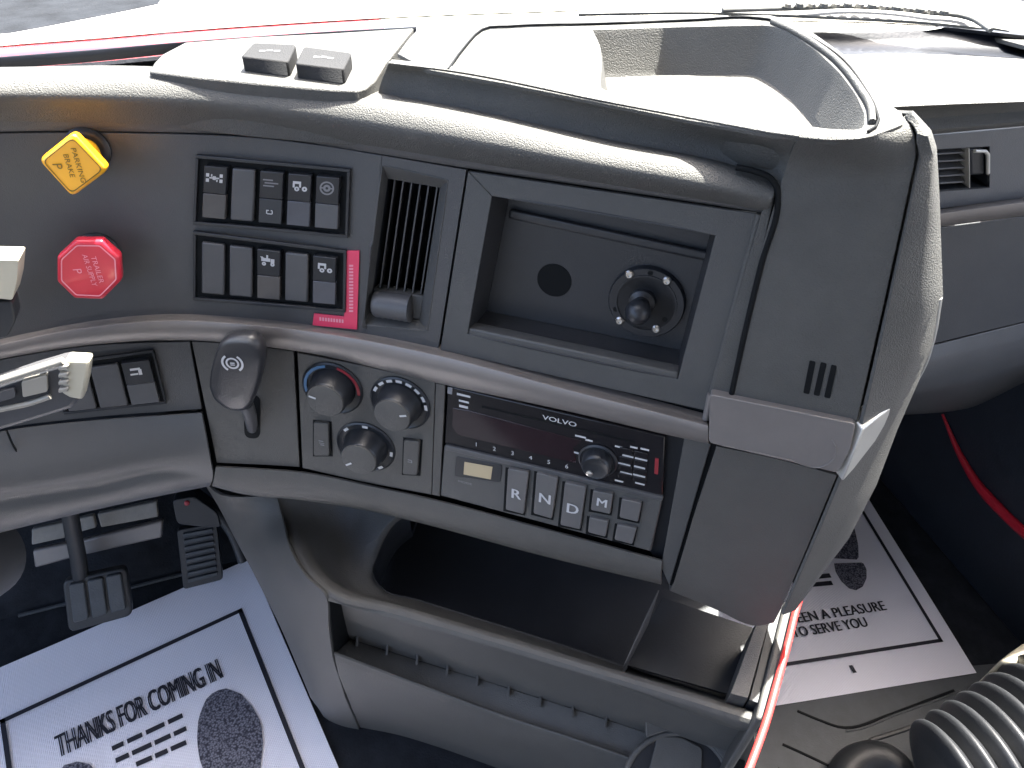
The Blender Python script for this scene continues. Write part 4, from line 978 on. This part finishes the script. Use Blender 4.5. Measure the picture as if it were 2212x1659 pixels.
heel = [(1800, 1220), (1862, 1218), (1870, 1232), (1870, 1252), (1862, 1270), (1848, 1278), (1832, 1274), (1815, 1258), (1803, 1238)]
flatmesh('printed_heel', [[H(*inv(a, b)) for a, b in resample(heel, 40)]], SOLE, RMt)
solr = [(1780, 1208), (1853, 1212), (1852, 1180), (1843, 1140), (1820, 1090), (1780, 1080), (1740, 1150)]
flatmesh('printed_sole', [[H(*inv(a, b)) for a, b in resample(solr, 40)]], SOLE, RMt)
for p, q_ in (((1730, 1252), (1792, 1246)), ((1730, 1268), (1796, 1262))):
    A0, A1 = inv(*p), inv(*q_); flatmesh('small_print', [[H(A0[0], A0[1]-.004), H(A1[0], A1[1]-.004), H(A1[0], A1[1]+.004), H(A0[0], A0[1]+.004)]], INK, RMt)
A0, A1 = inv(1835, 1440), inv(1845, 1456); flatmesh('dirt_mark', [[H(A0[0]-.003, A0[1]), H(A0[0]+.003, A0[1]), H(A1[0]+.003, A1[1]), H(A1[0]-.003, A1[1])]], INK, RMt)

# ------------------------------------------------------------------ passenger side floor pieces
FM = thing('rubber_floor_cover', 'dark grey ribbed rubber cover beside the console and mat', 'floor cover', hor(1850, 1590, .0))
f = [hor(a, b, .0015) for a, b in ((1640, 1480), (2300, 1420), (2400, 1800), (1560, 1800))]
prism('cover_sheet', f, [p-UP*.001 for p in f], RUBG, FM, 0)
for pts, r, m_ in (([(1722, 1536), (1770, 1556), (1822, 1572), (1850, 1570), (1900, 1552), (2060, 1492)], .004, GDARK), ([(1826, 1580), (1860, 1574), (1920, 1550), (2075, 1494)], .0035, RUBG), ([(1690, 1608), (1760, 1640), (1850, 1685)], .004, GDARK), ([(1880, 1600), (1980, 1566), (2090, 1506)], .006, RUB), ([(1680, 1660), (1720, 1690)], .004, GDARK)):
    tube('moulded_ridge', [hor(a, b, .001) for a, b in catmull(pts, 24)], r*.6, m_, FM, 6)
GR = thing('floor_grommet', 'black ring set in the rubber floor cover by the bellows', 'grommet', hor(1880, 1700, .01))
gc = hor(1885, 1700, .01)
f = [hor(a, b, .02) for a, b in ellipse(1885, 1702, 66, 66, 40)]
tube('ring', f, .022, RUB, GR, 12, closed=True)
f = [hor(a, b, .012) for a, b in ellipse(1885, 1702, 56, 56, 40)]
prism('plug', f, [p-UP*.009 for p in f], RUBG, GR, .003)
# bellows
BL = thing('rubber_bellows', 'large black corrugated rubber bellows with glossy folds', 'bellows', hor(2150, 1650, .05))
ax0 = hor(2035, 1705, .14); ax1 = hor(2520, 1545, .20)
axd = ax1-ax0; LN = np.linalg.norm(axd); axd /= LN
prof = []
NF = 13
for i in range(NF*10+1):
    t = i/(NF*10); fold = .5-.5*math.cos(2*math.pi*t*NF)
    prof.append((.058+.060*t+.016*fold**.6, t*LN))
lathe('folds', ax0, axd, [(.05, -.001)]+prof+[(.05, LN)], RUB, BL, 56, 70)
SUNP = thing('sun_patch_panel', 'cream panel painted as a sun patch behind the bellows', 'sun patch', hor(2250, 1440, .0))
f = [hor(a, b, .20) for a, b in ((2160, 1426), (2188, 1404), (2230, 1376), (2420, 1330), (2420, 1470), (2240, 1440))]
prism('patch_top', f, [p-UP*.19 for p in f], CREAM, SUNP, .006, 3)  # cream panel added to stand for a patch of sunlight

# passenger door with red trim line
dp0 = hor(2215, 1180, .0); dp0 = TF*np.dot(dp0, TF)+TR*.98
DP = thing('passenger_door', 'dark passenger door lining with thin red trim line', 'door', dp0)
f = [dp0+TF*a+UP*b for a, b in ((-.35, .0), (.5, .0), (.5, .70), (-.35, .55))]
prism('door_lining', f, [p+TR*.05 for p in f], mat('door_lining_plastic', (.018, .022, .030), .5, .4, .3, 300, .15), DP, .004)
RL = [(2036, 895), (2075, 985), (2115, 1050), (2160, 1100), (2212, 1150), (2300, 1215)]
pts = [onplane(a, b, dp0-TR*.004, TR) for a, b in catmull(RL, 30)]
tube('red_trim', pts, [.002+.006*min(1, i/14) for i in range(30)], REDL, DP, 10)
RL2 = [(2130, 1300), (2200, 1360), (2300, 1440)]

# ------------------------------------------------------------------ windscreen, cowl, bonnet, wipers
GLS = bpy.data.materials.new('windscreen_glass'); GLS.use_nodes = True; t_ = GLS.node_tree; t_.nodes.clear()
fo = t_.nodes.new('ShaderNodeOutputMaterial'); tr = t_.nodes.new('ShaderNodeBsdfTransparent'); gl = t_.nodes.new('ShaderNodeBsdfGlossy'); fr_ = t_.nodes.new('ShaderNodeFresnel'); mx_ = t_.nodes.new('ShaderNodeMixShader')
gl.inputs['Roughness'].default_value = .02; tr.inputs[0].default_value = (.93, .96, .95, 1); fr_.inputs[0].default_value = 1.3
t_.links.new(fr_.outputs[0], mx_.inputs[0]); t_.links.new(tr.outputs[0], mx_.inputs[1]); t_.links.new(gl.outputs[0], mx_.inputs[2]); t_.links.new(mx_.outputs[0], fo.inputs[0])
base = [(-300, 160), (0, 128), (200, 112), (420, 92), (700, 72), (900, 60), (1200, 48), (1500, 40), (1760, 66), (2000, 72), (2212, 86), (2500, 110)]
zb_ = [.852]*9+[.852]*3
wb = row([(a, b, z) for (a, b), z in zip(base, zb_)], 40, hor)
WS = thing('windscreen', 'wide curved windscreen above the dashboard with black seal', 'windscreen', wb.mean(0))
wt = wb-TF*.42+UP*.90
loft('glass', [wb, (wb+wt)/2+TF*.03, wt], GLS, WS, sub=3, solid=0)
SEAL = mat('black_seal_rubber', (.010, .012, .018), .35, .5, .2, 300)
s_a = row([(-300, 178, .850), (0, 150, .850), (200, 134, .850), (420, 112, .850), (700, 92, .850), (900, 82, .850)], 30, hor)
s_b = row([(-300, 152, .858), (0, 122, .858), (200, 106, .858), (420, 88, .858), (700, 68, .858), (900, 56, .858)], 30, hor)
loft('seal', [s_a, (s_a+s_b)/2+UP*.004, s_b], SEAL, WS, sub=3)
s_a = row([(1600, 90, .850), (1800, 122, .850), (2000, 116, .850), (2212, 126, .850), (2500, 140, .850)], 30, hor)
s_m = row([(1600, 70, .848), (1800, 92, .848), (2000, 92, .848), (2212, 104, .848), (2500, 120, .848)], 30, hor)
s_b = row([(1600, 40, .856), (1730, 50, .856), (2000, 62, .856), (2212, 84, .856), (2500, 110, .856)], 30, hor)
loft('seal', [s_a, s_m, s_m+TF*.012+UP*.008, s_b], SEAL, WS, sub=3)
wl = np.concatenate([[wb[0]-TR*1.2], wb, [wb[-1]+TR*1.4]])
tt_ = np.array([FB+TR*(np.dot(p-FB, TR))+TF*.34+UP*.76 for p in wl])
struct(loft('bulkhead', [wl+TF*.012-UP*.012, wl+TF*.05-UP*.05, tt_], CARP, solid=.004))
dk = [[p*np.array([1, 1, 0])+UP*.832 for p in r6+np.array([0, -.02, 0])], None]
xs_ = dk[0]; wq = [wb[min(range(len(wb)), key=lambda i: abs(wb[i][0]-p[0]))] for p in xs_]
dk[1] = [np.array([p[0], q[1]+.03, .832]) for p, q in zip(xs_, wq)]
ex = [np.array([xs_[-1][0]+a, b, .832]) for a, b in ((.04, xs_[-1][1]+.03), (.08, .62), (.28, .70))]; exw = [np.array([p[0], .80, .832]) for p in ex]
struct(loft('dash_deck', [xs_+ex, list(dk[1])+exw], GDARK, solid=.004))
# bonnet
HOODM = mat('red_bonnet_paint', (.50, .02, .035), .30, .5, 0, 900, .04, coat=1)
hx = catmull([(a, b, 0) for a, b in base], 40)[:, 0]
hb = wb+TF*.03-UP*.012
def hrow(d, dz):
    out = []
    for p, x in zip(hb, hx):
        lim = .05+.05*max(0, x)/380 if x < 380 else .10+(x-380)*.004
        out.append(p+TF*min(d, lim)-UP*dz*min(1, lim/d if d else 1))
    return np.array(out)
hood_rows = [hrow(0, .03), hrow(.003, .012), hrow(.012, -.001), hrow(.022, -.003), hrow(.2, .0), hrow(.5, .03), hrow(1.0, .12), hrow(1.5, .35)]
HD = thing('truck_bonnet', 'truck bonnet with glare painted pale and red rear edge beyond the windscreen', 'bonnet', hood_rows[4].mean(0))
loft('rear_edge', [r[:17] for r in hood_rows[:4]], HOODM, HD, solid=.004, angle=60)
GLARE = mat('bonnet_glare_tone', (.80, .77, .70), .35, .5, 0, 900, .04, coat=.6)  # overexposed glare on the bonnet put into its base colour
loft('rear_edge_glare', [r[16:] for r in hood_rows[:4]], GLARE, HD, solid=.004, angle=60)  # rest of the rear edge, its red lost in painted glare
loft('bonnet_skin', [hood_rows[3]+UP*.0005]+hood_rows[4:], GLARE, HD, solid=.004, angle=60)
# wiper on the right
WP = thing('windscreen_wiper', 'black windscreen wiper lying along the cowl', 'wiper', hor(1800, 30, .87))
COWL = mat('cowl_plastic', (.20, .20, .19), .6, .4, .4, 200, .2)
cw = [row([(1250, 30, .870), (1500, 26, .870), (1800, 36, .870), (2050, 52, .870), (2180, 70, .870)], 24, hor), row([(1250, 20, .872), (1500, 14, .872), (1800, 20, .872), (2050, 40, .872), (2180, 66, .872)], 24, hor)]
loft('blade_holder', cw, COWL, WP)
WG = mat('worn_wiper_grey', (.16, .16, .15), .6, .4, .4, 200, .3)
tube('blade', [hor(a, b, .876) for a, b in catmull([(1560, 22), (1700, 18), (1850, 14), (2000, 26), (2110, 46), (2140, 66)], 40)], .0022, WG, WP, 8)
for i in range(14):
    a = 1700+i*26; b = 14+max(0, (a-1850)*.085)
    p = hor(a, b, .878); lathe('clip', p, UP, [(.004, 0), (.004, .003), (.0025, .0045)], WG if i % 2 else METAL, WP, 8)
